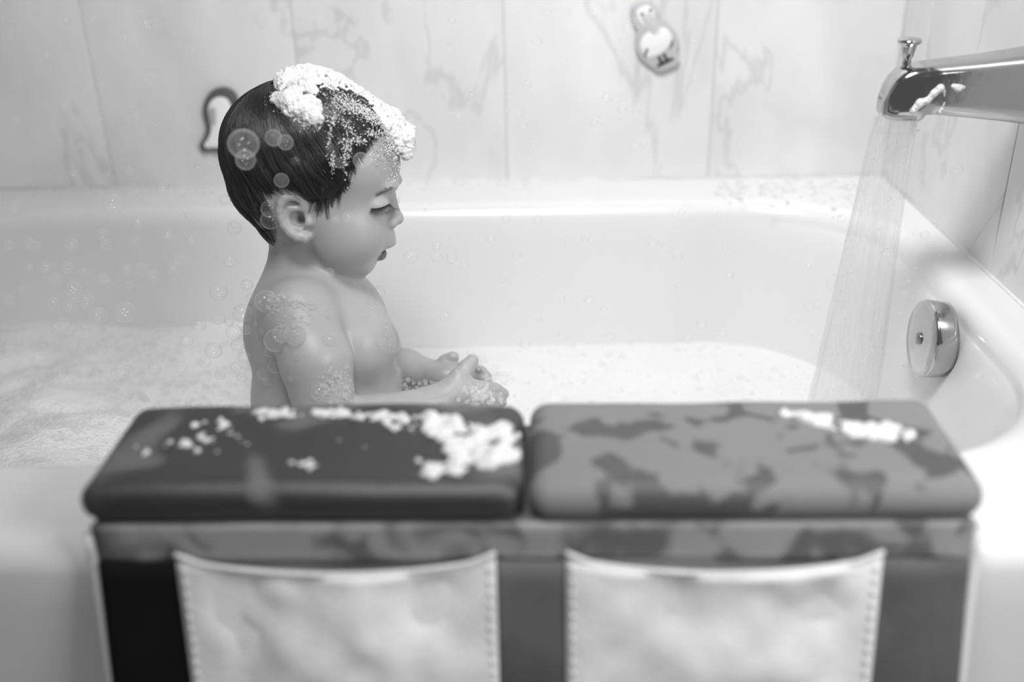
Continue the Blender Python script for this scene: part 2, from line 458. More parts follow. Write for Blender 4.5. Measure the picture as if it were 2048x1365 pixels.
for a in np.linspace(0, math.pi/2, 8):
    p = grow(inner0, lip*(1-math.sin(a)))
    rings.append([(q[0], q[1], RIM-lip*(1-math.cos(a))) for q in p])
for dpt in (0.0235, 0.026, 0.030, 0.035, 0.042, 0.05, 0.08, 0.12, 0.16, 0.20, 0.25, 0.29, 0.32, 0.335, 0.345):
    rings.append([(q[0], q[1], RIM-dpt) for q in basin(dpt)])
V, F = loft(rings, cap0=False, cap1=True)
F = [q for q in F]
tub = mk('bathtub', V, F, M['tub'], label='glossy white bathtub full of foam set into the tiled alcove', cat='bathtub')
tub.data.set_sharp_from_angle(angle=math.radians(60))

# overflow plate on the tap end of the basin
pc = np.array([0.3615, 0.843, CAM[2]-0.4145]); ax = Vector((-1, 0, 0.06)).normalized()
prof = [(0.002, -0.0085), (0.0352, -0.0085), (0.0355, -0.004), (0.0360, 0.0), (0.0362, 0.009), (0.0355, 0.0108), (0.034, 0.0118), (0.020, 0.0128), (0.0002, 0.0130)]
V, F = lathe(prof, pc-np.array(ax)*0.0, ax, 64)
plate = mk('overflow_plate', V, F, M['chrome'], parent=tub, label='round chrome overflow plate')
V, F = lathe([(0.0001, 0.0125), (0.0058, 0.0125), (0.0058, 0.0142), (0.0048, 0.0148), (0.0046, 0.0138), (0.0042, 0.0136), (0.0035, 0.0152), (0.0001, 0.0158)], pc, ax, 24)
sc = mk('screw', V, F, M['screw'], parent=plate)
V, F = lathe([(0.0001, -0.004), (0.026, -0.004), (0.026, 0.002), (0.0001, 0.002)], pc-np.array([-0.004, 0, 0]), ax, 32)
mk('backing_ring', V, F, M['screw'], parent=plate)

# ------------------------------------------------------------------ tub spout
SY = 0.845
st = [  # X, z top, z bottom, half width
    (0.2775, -0.1880, -0.1935, 0.006), (0.2785, -0.1830, -0.1960, 0.0105), (0.2815, -0.1740, -0.1985, 0.0135), (0.2850, -0.1675, -0.2000, 0.0155),
    (0.2900, -0.1625, -0.2005, 0.0170), (0.2960, -0.1595, -0.2008, 0.0180), (0.3030, -0.1580, -0.2008, 0.0187), (0.3085, -0.1572, -0.2006, 0.0190),
    (0.3105, -0.1570, -0.1985, 0.0191), (0.3120, -0.1568, -0.1955, 0.0192), (0.3200, -0.1560, -0.1955, 0.0196), (0.3500, -0.1530, -0.1985, 0.0215),
    (0.3800, -0.1495, -0.2020, 0.0240), (0.4050, -0.1455, -0.2060, 0.0275), (0.4200, -0.1420, -0.2095, 0.0300), (0.4283, -0.1405, -0.2110, 0.0310)]
rings = []
for X, zt, zb, w in st:
    X = min(X+0.005, 0.4286); zt -= 0.0045; zb -= 0.0075
    ring = []
    for k in range(48):
        a = 2*math.pi*k/48; c, s = math.cos(a), math.sin(a)
        e = 2/4.2
        ring.append((X, SY+w*math.copysign(abs(c)**e, c), CAM[2]+(zt+zb)/2+(zt-zb)/2*math.copysign(abs(s)**e, s)))
    rings.append(ring)
V, F = loft(rings)
spout = empty('tub_spout', (WX-0.001, SY, CAM[2]-0.21), 'chrome bath spout with soap on it, water pouring from its mouth', 'faucet')
mk('spout_body', V, F, M['chrome'], parent=spout)
V, F = lathe([(0.0001, 0.0), (0.0042, 0.0), (0.0036, 0.004), (0.0034, 0.008), (0.0046, 0.0095), (0.0060, 0.017), (0.0066, 0.019), (0.0094, 0.0205), (0.0098, 0.0222), (0.0085, 0.0236), (0.0001, 0.0242)],
             (0.3000, SY, CAM[2]-0.1660), (0, 0, 1), 32)
mk('diverter_knob', V, F, M['chrome'], parent=spout, label='chrome pull-up diverter knob')

# ------------------------------------------------------------------ bath toys stuck to the wall
def on_wall(px, py, off): p = on_y(px, py, WY-off); return p[0], p[2]
def smooth_poly(pts, it=2):
    p = np.array(pts, float)
    for _ in range(it):
        q = np.roll(p, -1, 0); p = np.stack([0.75*p+0.25*q, 0.25*p+0.75*q], 1).reshape(-1, 2)
    return p
def plaque(name, pts, y0, y1, mat, parent, bev=0.0015, it=2, label=None):
    """closed outline on the wall (x, z), from depth y0 (wall side) out to y1 (front)"""
    p = smooth_poly(pts, it) if it else np.array(pts, float)
    area_ = 0.5*np.sum(p[:, 0]*np.roll(p[:, 1], -1)-np.roll(p[:, 0], -1)*p[:, 1])
    if area_ < 0: p = p[::-1]
    def inset(d):
        t = np.roll(p, -1, 0)-np.roll(p, 1, 0); n = np.stack([-t[:, 1], t[:, 0]], 1); n /= (np.linalg.norm(n, axis=1)[:, None]+1e-12)
        return p+n*d
    rings = [[(a, y0, b) for a, b in p], [(a, y1+bev, b) for a, b in p], [(a, y1+bev*0.3, b) for a, b in inset(bev*0.35)], [(a, y1, b) for a, b in inset(bev)]]
    V, F = loft(rings)
    return mk(name, V, F, mat, parent=parent, label=label)
def crop3(pts, off): return [on_wall(1200+x/8.027, y/8.027, off) for x, y in pts]
T = 0.007
bw = on_y(1315, 80, WY)
bird = empty('bath_toy', (bw[0], WY-0.0005, bw[2]-0.05), 'pale grey foam bird toy with white belly and long beak on tiles', 'toy')
plaque('backing', crop3([(500, 120), (600, 40), (740, 10), (880, 70), (960, 190), (1000, 330), (1100, 370), (1200, 490), (1265, 610), (1280, 740), (1240, 850), (1290, 960), (1250, 1060), (1080, 1130), (930, 1175), (840, 1090), (720, 1020), (620, 920), (560, 760), (570, 620), (600, 500), (540, 400), (490, 260)], T),
       WY-0.0003, WY-T, M['toygrey'], bird, 0.002)
plaque('body', crop3([(640, 690), (680, 590), (770, 520), (860, 490), (960, 450), (1040, 440), (1120, 500), (1165, 620), (1130, 730), (1010, 850), (900, 900), (770, 940), (700, 880), (650, 780)], T), WY-T+0.001, WY-T-0.0012, M['toywhite'], bird, 0.0008)
plaque('head', crop3([(575, 180), (650, 110), (760, 80), (850, 140), (880, 250), (870, 340), (960, 440), (900, 540), (800, 560), (740, 450), (640, 370), (590, 280)], T), WY-T+0.001, WY-T-0.0010, M['toywhite'], bird, 0.0008)
plaque('beak', crop3([(720, 195), (820, 200), (890, 320), (955, 400), (950, 500), (870, 560), (790, 500), (680, 320), (670, 250)], T), WY-T+0.001, WY-T-0.0020, M['toybeak'], bird, 0.0008)
for e in ((673, 230), (810, 163)):
    pts = [(e[0]+21*math.cos(a)*1.0, e[1]+28*math.sin(a)) for a in np.linspace(0, 2*math.pi, 12, endpoint=False)]
    plaque('eye', crop3(pts, T), WY-T+0.001, WY-T-0.0016, M['toyblack'], bird, 0.0002, 0)
plaque('wing_tip', crop3([(745, 770), (780, 775), (750, 850), (735, 910), (705, 912), (715, 850)], T), WY-T+0.001, WY-T-0.0018, M['toyblack'], bird, 0.0003, 1)
plaque('wing_tip', crop3([(1155, 630), (1172, 640), (1165, 700), (1125, 775), (1120, 760), (1140, 700)], T), WY-T+0.001, WY-T-0.0018, M['toyblack'], bird, 0.0003, 1)
plaque('leg', crop3([(920, 915), (965, 900), (1005, 990), (1030, 1030), (910, 1085), (905, 1065), (965, 1015)], T), WY-T+0.001, WY-T-0.0014, M['toyblack'], bird, 0.0003, 0)
plaque('leg', crop3([(1000, 875), (1045, 855), (1085, 945), (1185, 930), (1190, 945), (1030, 1030), (1000, 1000), (1055, 970)], T), WY-T+0.001, WY-T-0.0014, M['toyblack'], bird, 0.0003, 0)

def crop1(pts, off): return [on_wall(x/3.25, y/3.25, off) for x, y in pts]
tw = on_y(435, 240, WY)
toy = empty('bath_toy', (tw[0], WY-0.0005, tw[2]-0.05), 'small dark bordered foam toy on tiles, partly behind the head', 'toy')
plaque('backing', crop1([(1330, 640), (1385, 578), (1470, 568), (1530, 610), (1555, 700), (1550, 800), (1560, 900), (1570, 985), (1490, 1008), (1380, 985), (1310, 1000), (1285, 950), (1320, 900), (1340, 830), (1305, 740)], T),
       WY-0.0003, WY-T, M['toydark'], toy, 0.002)
plaque('front_panel', crop1([(1352, 690), (1385, 640), (1440, 625), (1490, 650), (1512, 730), (1505, 820), (1515, 900), (1525, 945), (1480, 968), (1400, 958), (1335, 965), (1325, 940), (1358, 900), (1378, 830), (1355, 760)], T), WY-T+0.001, WY-T-0.0012, M['toywhite'], toy, 0.0008)
plaque('inner_patch', crop1([(1362, 700), (1400, 690), (1410, 760), (1400, 830), (1372, 800), (1356, 750)], T), WY-T+0.001, WY-T-0.0018, M['toymid'], toy, 0.0006)
# ------------------------------------------------------------------ elbow rest hung over the near rim
PX0, PXM0, PXM1, PX1 = -0.2775, -0.0140, -0.0105, 0.2520
PYF, PYB, PZ0, PZ1 = 0.4745, 0.582, RIM+0.0220, RIM+0.0480
rest = empty('elbow_rest', (-0.012, 0.50, RIM-0.20), 'dark grey padded elbow rest with two pale pockets over the near tub rim', 'elbow rest')
def pad(x0, x1, mat, seed):
    bm = bmesh.new(); bmesh.ops.create_cube(bm, size=1.0)
    for v in bm.verts:
        v.co = Vector(((x0+x1)/2+v.co.x*(x1-x0), (PYF+PYB)/2+v.co.y*(PYB-PYF), (PZ0+PZ1)/2+v.co.z*(PZ1-PZ0)))
    bmesh.ops.bevel(bm, geom=list(bm.edges), offset=0.0125, segments=6, profile=0.5, affect='EDGES', clamp_overlap=True)
    bmesh.ops.subdivide_edges(bm, edges=[e for e in bm.edges if e.calc_length() > 0.03], cuts=14, use_grid_fill=True)
    bm.verts.index_update()
    V, F = from_bm(bm); V = np.array(V)
    top = np.clip((V[:, 2]-PZ0)/(PZ1-PZ0), 0, 1)
    V[:, 2] += top*0.0022*(vnoise(V+seed, 22)-0.5)*2
    # foam pads crown slightly in the middle
    V[:, 2] += top*0.0006*np.clip(1-((V[:, 0]-(x0+x1)/2)/((x1-x0)/2))**2, 0, 1)
    V[:, 1] -= 0.0025*(vnoise(V+seed+5, 18)-0.5)*(V[:, 1] < 0.5)
    return mk('pad', V, F, mat, parent=rest)
p1 = pad(PX0, PXM0, M['padw'], 1.0); p1['label'] = 'wet dark foam pad with suds'
p2 = pad(PXM1, PX1, M['padd'], 4.0); p2['label'] = 'drier grey foam pad with water spots'
# saddle cloth lying on the rim and hanging in front
DYF = 0.4765
TILT = 0.16                                  # the apron swings out a little towards its foot
def strip(x0, x1, z0, z1, y, th, bow=0.0, nx=24, nz=16, sx=0.0, wob=0.0, seed=0.0, top_sag=0.0):
    """hanging cloth with thickness: front at y, z0..z1, slightly narrower at the foot by sx"""
    fr = []; bk = []
    for j in range(nz+1):
        t = j/nz
        for i in range(nx+1):
            s = i/nx; x = x0+(x1-x0)*s; x += sx*(1-t)*(0.5-s)*2
            zt = z1-top_sag*4*s*(1-s); z = z0+(zt-z0)*t
            w = wob*(float(vnoise(np.array([x+seed, 0.0, z]), 26))-0.5)+wob*0.5*(float(vnoise(np.array([x-seed, 3.0, z]), 55))-0.5)
            yy = y+w*min(1, 6*s, 6*(1-s)) - bow*4*s*(1-s)*(0.3+0.7*t)
            tl = TILT*(RIM-z if z < RIM else 0)
            fr.append((x, yy-tl, z)); bk.append((x, y+th-tl, z))
    n = (nx+1)*(nz+1); V = fr+bk; F = []
    for j in range(nz):
        for i in range(nx):
            a = j*(nx+1)+i; b = a+1; c = b+nx+1; d = a+nx+1
            F.append([a, b, c, d]); F.append([a+n, d+n, c+n, b+n])
    for i in range(nx):
        F.append([i, i+n, i+1+n, i+1]); a = nz*(nx+1)+i; F.append([a, a+1, a+1+n, a+n])
    for j in range(nz):
        a = j*(nx+1); F.append([a, a+nx+1, a+nx+1+n, a+n]); a = j*(nx+1)+nx; F.append([a, a+n, a+nx+1+n, a+nx+1])
    return V, F
SX0, SX1 = PX0+0.0065, PX1-0.0045
V, F = box(SX0, SX1, DYF+0.0005, 0.590, RIM+0.0012, RIM+0.0230, 0.003, 2); mk('saddle', V, F, M['strip'], parent=rest)
V, F = strip(SX0, SX1, RIM-0.0045, RIM+0.0225, DYF-0.0005, 0.004, wob=0.0015, nz=6); mk('top_band', V, F, M['band'], parent=rest)
ZB = RIM-0.20
V, F = strip(SX0, SX1, ZB, RIM-0.003, DYF, 0.003, sx=-0.006, wob=0.002, seed=2); mk('front_panel', V, F, M['strip'], parent=rest)
for xa, xb, sk, mt, lb in ((SX0, -0.2190, 0.0, 'wetstrip', 'wet black side strip'), (-0.0305, 0.0115, 0.0, 'strip', None), (0.1930, SX1, 0.0, 'strip', None)):
    V, F = strip(xa-0.0, xb+0.0, ZB, RIM-0.0035, DYF-0.0018, 0.0015, sx=-0.004, wob=0.002, seed=xa*9, nx=10)
    V = np.array(V); V[:, 0] += np.where(V[:, 0] < -0.2, -1, np.where(V[:, 0] > 0.19, 1, 0))*0.003*np.clip((RIM-V[:, 2])/0.2, 0, 1)
    mk('side_strip' if abs(xa) > 0.1 else 'middle_strip', V, F, M[mt], parent=rest, label=lb)
# pale mesh pockets, each with a hem and stitched sides
for x0, x1, sd in ((-0.2225, -0.0305, 1.0), (0.0110, 0.1965, 7.0)):
    V, F = strip(x0, x1, ZB+0.02, RIM-0.0005, DYF-0.0035, 0.0015, bow=0.004, sx=0.0, wob=0.010, seed=sd, top_sag=0.0085, nx=40, nz=30)
    pk = mk('pocket', V, F, M['pocket'], parent=rest)
    pts = []; n = 40
    for i in range(n+1):
        s = i/n; pts.append((x0+(x1-x0)*s, DYF-0.0036-0.004*4*s*(1-s), RIM-0.0000-0.0085*4*s*(1-s)+0.004*max(0, 1-12*min(s, 1-s))))
    V, F = tube(pts, [0.0016]*(n+1), 8); mk('hem', V, F, M['hem'], parent=pk)
    for xx, sg in ((x0, 1), (x1, -1)):
        for k in range(22):
            z = RIM-0.008-k*0.0078; t = (z-ZB)/(RIM-ZB); xe = xx; tl = TILT*(RIM-z)
            V, F = box(xe-0.0012+sg*0.004, xe+0.0012+sg*0.004, DYF-0.0050-tl, DYF-0.0030-tl, z-0.0024, z+0.0024, 0.0008, 1)
            mk('stitch', V, F, M['hem'], parent=pk)
# pale binding down both side edges
for xx, sg in ((SX0, -1), (SX1, 1)):
    pts = []; rr = []
    for k in range(17):
        t = k/16; pts.append((xx+sg*(0.0035-0.0015*math.sin(math.pi*t))+sg*0.006*t, DYF+0.004-TILT*max(0, 0.21*t-0.014), RIM+0.014-t*0.21)); rr.append(0.0044)
    V, F = tube(pts, rr, 10); mk('binding', V, F, M['binding'], parent=rest)

# ------------------------------------------------------------------ foam filling the tub
def foam_height(x, y):
    l = np.clip((-0.12-x)/0.35, 0, 1); l = l*l*(3-2*l)
    nr = np.clip((0.92-y)/0.25, 0, 1)
    return RIM-0.180+0.035*l+0.085*l*nr
RN, TN = 110, 200
outl = basin(0.165)
c0 = np.array([-0.30, 0.86]); grid = []
for i in range(RN+1):
    r = (i/RN)**0.8
    grid.append(c0+(outl-c0)*r*1.004)
G = np.array(grid).reshape(-1, 2)
h = foam_height(G[:, 0], G[:, 1])
P3 = np.stack([G[:, 0], G[:, 1], np.zeros(len(G))], 1)
lft = np.clip((-0.1-G[:, 0])/0.3, 0.25, 1)
h = h+lft*(0.026*(vnoise(P3, 11)-0.5)+0.012*(vnoise(P3+3, 26)-0.5)+0.004*(vnoise(P3+9, 70)-0.5))
# widen the ring to follow the basin wall at the foam's own height
for i in range(RN+1):
    r = (i/RN)**0.8
    if r > 0.6:
        sl = slice(i*TN, (i+1)*TN)
        tgt = np.array([c0+(0.0 if False else 1.0)*(b-c0) for b in outl])
        rise = (h[sl]-(RIM-0.16))*0.13
        G[sl] += (outl-c0)/np.linalg.norm(outl-c0, axis=1)[:, None]*rise[:, None]*((r-0.6)/0.4)
V = np.stack([G[:, 0], G[:, 1], h], 1)
F = []
for i in range(RN):
    for j in range(TN):
        a = i*TN+j; b = i*TN+(j+1) % TN; F.append([a, b, b+TN, a+TN])
bath_foam = mk('bath_foam', V, np.array(F), M['foam'], label='white soap foam covering the bath water', cat='foam', kind='stuff')
# bubbles sitting in the foam
nb = 3000
idx = rng.integers(TN*8, len(V)-TN*3, nb*3)
pr = np.where(V[idx, 0] < -0.25, 1.0, 0.35); idx = idx[rng.random(len(idx)) < pr][:nb]
rad = 0.0008+0.0042*rng.random(len(idx))**3
Vb, Fb = beads(V[idx]+np.stack([rng.normal(0, 0.004, len(idx)), rng.normal(0, 0.004, len(idx)), rad*0.2], 1), rad, ICO2)
mk('foam_bubbles', Vb, Fb, M['softbubble'], parent=bath_foam, kind='stuff')

# ------------------------------------------------------------------ falling water
rings = []
zt, zb_ = CAM[2]-0.206, RIM-0.185
for k in range(40):
    t = k/39; z = zt+(zb_-zt)*t
    xc = 0.2985-0.008*math.sqrt(t)-0.008*t; w = 0.0165+0.020*t; d = 0.0150+0.016*t
    ring = []
    for j in range(64):
        a = 2*math.pi*j/64
        rr = 1+0.16*(float(vnoise(np.array([math.cos(a)*2.2, math.sin(a)*2.2, z*4]), 1.6))-0.5)*2+0.05*math.sin(9*a+z*20)
        ring.append((xc+w*rr*math.cos(a), SY+d*rr*math.sin(a), z))
    rings.append(ring)
V, F = loft(rings, cap0=False, cap1=False)
stream = mk('water_stream', V, F, M['water'], label='clear streaky water falling from the chrome bath spout', cat='water')
nd = 420
tt = rng.random(nd)**0.6; zz = zt+(zb_-zt)*tt; xc = 0.2985-0.008*np.sqrt(tt)-0.008*tt
sp = 0.018+0.03*tt
Vd, Fd = beads(np.stack([xc+rng.normal(0, 1, nd)*sp*0.8, SY+rng.normal(0, 1, nd)*sp*0.8, zz], 1), 0.0005+0.0011*rng.random(nd)**2, ICO1)
mk('droplets', Vd, Fd, M['softbubble'], parent=stream, kind='stuff')

# ------------------------------------------------------------------ the child
AL = math.radians(18)
HF, HU = RT, math.cos(AL)*UP-math.sin(AL)*FW
HN = -(math.sin(AL)*UP+math.cos(AL)*FW)      # towards the near side
HO = at_depth(640, 400, 0.90)
SC = FPX/0.90; PXM = 1/SC
B3 = np.stack([HF, HU, HN])                  # world -> local rows
def to_world(L): return HO+np.asarray(L)@B3
def to_local(Wp): return (np.asarray(Wp)-HO)@B3.T
def Hd(px, py, n=0.0):
    """local point on the plane n seen at (px, py)"""
    v = ray(px, py); o = to_local(CAM); d = v@B3.T
    return o+d*((n-o[2])/d[2])

class Field:
    def __init__(s, lo, hi, h):
        s.lo = np.array(lo, float); s.h = h; s.n = np.ceil((np.array(hi)-s.lo)/h).astype(int)+1
        s.D = np.full(s.n, 1.0, np.float32)
    def sub(s, lo, hi):
        a = np.clip(np.floor((np.array(lo)-s.lo)/s.h).astype(int), 0, s.n-1); b = np.clip(np.ceil((np.array(hi)-s.lo)/s.h).astype(int)+1, 1, s.n)
        if np.any(b <= a): return None, None
        ax = [(s.lo[i]+s.h*np.arange(a[i], b[i])).astype(np.float32) for i in range(3)]
        return (slice(a[0], b[0]), slice(a[1], b[1]), slice(a[2], b[2])), (ax[0][:, None, None], ax[1][None, :, None], ax[2][None, None, :])
    def put(s, fn, lo, hi, k, cut=False):
        m = k+3*s.h
        sl, X = s.sub(np.array(lo)-m, np.array(hi)+m)
        if sl is None: return
        b = fn(*X); a = s.D[sl]
        if cut:
            b = -b; hh = np.clip(0.5-0.5*(b-a)/k, 0, 1); s.D[sl] = b*(1-hh)+a*hh+k*hh*(1-hh)
        else:
            hh = np.clip(0.5+0.5*(b-a)/k, 0, 1); s.D[sl] = b*(1-hh)+a*hh-k*hh*(1-hh)
    def ell(s, c, r, k, cut=False, R=None):
        c = np.array(c, np.float32); r = np.array(r, np.float32)
        def fn(x, y, z):
            p = [x-c[0], y-c[1], z-c[2]]
            if R is not None: p = [R[i, 0]*p[0]+R[i, 1]*p[1]+R[i, 2]*p[2] for i in range(3)]
            q = [p[i]/r[i] for i in range(3)]; k0 = np.sqrt(q[0]**2+q[1]**2+q[2]**2)+1e-9
            k1 = np.sqrt((q[0]/r[0])**2+(q[1]/r[1])**2+(q[2]/r[2])**2)+1e-9
            return k0*(k0-1)/k1
        m = r.max() if R is not None else r
        s.put(fn, c-m, c+m, k, cut)
    def cap(s, a, b, ra, rb, k, cut=False):
        a = np.array(a, np.float32); b = np.array(b, np.float32); d = b-a; L2 = float(d@d)+1e-12
        def fn(x, y, z):
            t = np.clip(((x-a[0])*d[0]+(y-a[1])*d[1]+(z-a[2])*d[2])/L2, 0, 1)
            return np.sqrt((x-a[0]-d[0]*t)**2+(y-a[1]-d[1]*t)**2+(z-a[2]-d[2]*t)**2)-(ra+(rb-ra)*t)
        m = max(ra, rb); s.put(fn, np.minimum(a, b)-m, np.maximum(a, b)+m, k, cut)
    def chain(s, pts, rs, k, k2=0.003):
        for i in range(len(pts)-1): s.cap(pts[i], pts[i+1], rs[i], rs[i+1], k if i == 0 else k2)
    def mesh(s):
        D = s.D; I = D < 0
        cnt = np.zeros(np.array(D.shape)-1, np.int8)
        cs = [(i, j, k) for i in (0, 1) for j in (0, 1) for k in (0, 1)]
        def sh(A, c): return A[c[0]:A.shape[0]-1+c[0], c[1]:A.shape[1]-1+c[1], c[2]:A.shape[2]-1+c[2]]
        for c in cs: cnt += sh(I, c)
        act = (cnt > 0) & (cnt < 8)
        ijk = np.argwhere(act); vid = np.full(act.shape, -1, np.int32); vid[act] = np.arange(len(ijk))
        vals = {c: D[ijk[:, 0]+c[0], ijk[:, 1]+c[1], ijk[:, 2]+c[2]] for c in cs}
        acc = np.zeros((len(ijk), 3)); num = np.zeros(len(ijk))
        for c in cs:
            for axx in range(3):
                if c[axx]: continue
                e = list(c); e[axx] = 1; e = tuple(e); a, b = vals[c], vals[e]
                m = (a < 0) != (b < 0); t = np.where(m, a/np.where(m, a-b, 1), 0)
                pnt = np.repeat(np.array(c, float)[None], len(ijk), 0); pnt[:, axx] += t
                acc += pnt*m[:, None]; num += m
        V = s.lo+s.h*(ijk+acc/num[:, None])
        Q = []
        for axx in range(3):
            u, v = (axx+1) % 3, (axx+2) % 3
            A = np.take(I, range(0, I.shape[axx]-1), axx); Bq = np.take(I, range(1, I.shape[axx]), axx)
            for flip in (0, 1):
                e = np.argwhere((A & ~Bq) if not flip else (~A & Bq))
                e = e[(e[:, u] > 0) & (e[:, v] > 0) & (e[:, u] < act.shape[u]) & (e[:, v] < act.shape[v])]
                def g(du, dv):
                    w = e.copy(); w[:, u] -= du; w[:, v] -= dv; return vid[w[:, 0], w[:, 1], w[:, 2]]
                q = np.stack([g(1, 1), g(0, 1), g(0, 0), g(1, 0)], 1)
                if flip: q = q[:, ::-1]
                Q.append(q)
        return V, np.concatenate(Q)

def H(px, py, n_px=0.0): return Hd(px, py, n_px*PXM)
def rp(*a): return np.array(a)*PXM
VOX = 0.00115
fl = Field(rp(470-640, 400-960, -290), rp(1035-640, 400-150, 260), VOX)
# --- head (radii in px at the head's distance)
SK = [((619, 302), (162, 133, 138)), ((592, 352), (122, 110, 118)), ((620, 408), (105, 98, 114)), ((698, 328), (98, 92, 112))]
for (c, r), k in zip(SK, (0.004, 0.016, 0.018, 0.016)): fl.ell(H(*c), rp(*r), k)
fl.ell(H(690, 425), rp(88, 108, 98), 0.016)                                   # face
fl.ell(H(688, 494), rp(60, 52, 82), 0.018)                                    # jaw
YR = lambda a: np.array([[math.cos(a), 0, math.sin(a)], [0, 1, 0], [-math.sin(a), 0, math.cos(a)]])
for s_ in (1, -1):
    c = H(700, 468, 46); c[2] *= s_
    fl.ell(c, rp(66, 62, 58), 0.012)                                          # cheek
    c = H(776, 372, 34); c[2] *= s_; fl.ell(c, rp(20, 13, 30), 0.008)         # brow
fl.ell(H(758, 474), rp(33, 24, 36), 0.010)                                    # upper lip pad
fl.ell(H(722, 524), rp(27, 27, 36), 0.010)                                    # chin
for s_ in (1, -1):
    c = H(792, 408, 40); c[2] *= s_; fl.ell(c, rp(22, 19, 20), 0.006, cut=True)   # hollow beside the bridge
    c = H(752, 410, 52); c[2] *= s_; fl.ell(c, rp(25.5, 19, 25), 0.006)             # lowered eyelid
    c = H(757, 425, 54); c[2] *= s_; d_ = H(776, 424, 42); d_[2] *= s_
fl.cap(H(783, 392), H(791, 432), rp(9)[0], rp(12)[0], 0.005)                  # nose bridge
fl.ell(H(794, 438), rp(13.5, 12, 15), 0.004)                                  # nose tip
for s_ in (1, -1):
    c = H(783, 449, 15); c[2] *= s_; fl.ell(c, rp(11, 9, 9), 0.003)           # wing
    c = H(793, 456, 8); c[2] *= s_; fl.ell(c, rp(5, 4, 4), 0.0015, cut=True)  # nostril
fl.ell(H(774, 486), rp(18, 8, 27), 0.004)                                     # upper lip
fl.ell(H(776, 499), rp(24, 4.5, 26), 0.002, cut=True)                         # parted mouth
fl.ell(H(760, 509), rp(14, 12.5, 21), 0.0025)                                 # lower lip
# neck, shoulders, trunk
fl.cap(H(612, 455), H(604, 590), rp(68)[0], rp(76)[0], 0.010)
yb = math.radians(22); RB = np.array([[math.cos(yb), 0, math.sin(yb)], [0, 1, 0], [-math.sin(yb), 0, math.cos(yb)]])
fl.ell(H(642, 672), (0.062, 0.070, 0.074), 0.013, R=RB)
fl.ell(H(656, 785), (0.070, 0.070, 0.076), 0.014, R=RB)
fl.ell(H(655, 880), (0.064, 0.070, 0.078), 0.02, R=RB)
fl.ell(H(585, 640), (0.030, 0.045, 0.055), 0.020, R=RB)
fl.cap(H(610, 575), H(590, 622, 130), rp(62)[0], rp(48)[0], 0.02)
fl.cap(H(625, 575), H(705, 612, -140), rp(55)[0], rp(46)[0], 0.02)
fl.ell(H(722, 690, 55), (0.032, 0.038, 0.040), 0.014)                          # near breast
# near arm
fl.ell(H(602, 640, 138), (0.0325, 0.034, 0.031), 0.020)
fl.chain([H(610, 662, 152), H(632, 722, 178), H(655, 845, 195)], [0.0310, 0.0310, 0.0255], 0.0032, 0.005)
fl.chain([H(655, 845, 195), H(760, 840, 165), H(868, 806, 110)], [0.0245, 0.0225, 0.0150], 0.004, 0.006)
# near hand: palm, thumb, four fingers
fl.chain([H(868, 806, 110), H(925, 786, 85)], [0.0150, 0.0160], 0.006)
fl.ell(H(932, 788, 78), (0.020, 0.0125, 0.016), 0.006)
fl.chain([H(897, 785, 95), H(918, 756, 80), H(932, 737, 66), H(944, 722, 56)], [0.0115, 0.0092, 0.0078, 0.0062], 0.006, 0.002)
fl.chain([H(940, 776, 85), H(968, 776, 78), H(990, 779, 60), H(1008, 788, 42)], [0.0078, 0.0064, 0.0060, 0.0050], 0.003, 0.0015)
fl.chain([H(940, 788, 92), H(970, 791, 86), H(992, 797, 66), H(1004, 805, 46)], [0.0078, 0.0064, 0.0060, 0.0050], 0.003, 0.0015)
fl.chain([H(937, 800, 92), H(964, 805, 88), H(985, 811, 70), H(996, 818, 50)], [0.0075, 0.0062, 0.0058, 0.0048], 0.003, 0.0015)
fl.chain([H(932, 812, 90), H(955, 818, 86), H(972, 824, 72), H(982, 829, 56)], [0.0068, 0.0056, 0.0050, 0.0044], 0.003, 0.0015)
# far arm and hand
fl.chain([H(708, 625, -150), H(745, 690, -165), H(765, 742, -165)], [0.0300, 0.0270, 0.0230], 0.008, 0.006)
fl.chain([H(765, 742, -165), H(810, 742, -135), H(868, 752, -70)], [0.0235, 0.0215, 0.0150], 0.004, 0.006)
fl.ell(H(898, 752, -48), (0.021, 0.0135, 0.015), 0.006)
fl.chain([H(880, 738, -70), H(892, 724, -68), H(906, 715, -62)], [0.0085, 0.0075, 0.0060], 0.004, 0.002)     # thumb
fl.chain([H(912, 742, -55), H(940, 738, -40), H(962, 744, -24), H(974, 754, -8)], [0.0074, 0.0064, 0.0058, 0.0050], 0.003, 0.0015)
fl.chain([H(914, 752, -48), H(944, 752, -30), H(966, 758, -10), H(978, 770, 4)], [0.0074, 0.0064, 0.0058, 0.0050], 0.003, 0.0015)
fl.chain([H(914, 762, -42), H(942, 765, -24), H(962, 772, -6), H(974, 783, 8)], [0.0072, 0.0062, 0.0056, 0.0048], 0.003, 0.0015)
fl.chain([H(910, 772, -38), H(934, 777, -22), H(952, 785, -6), H(962, 794, 6)], [0.0066, 0.0056, 0.0050, 0.0044], 0.003, 0.0015)
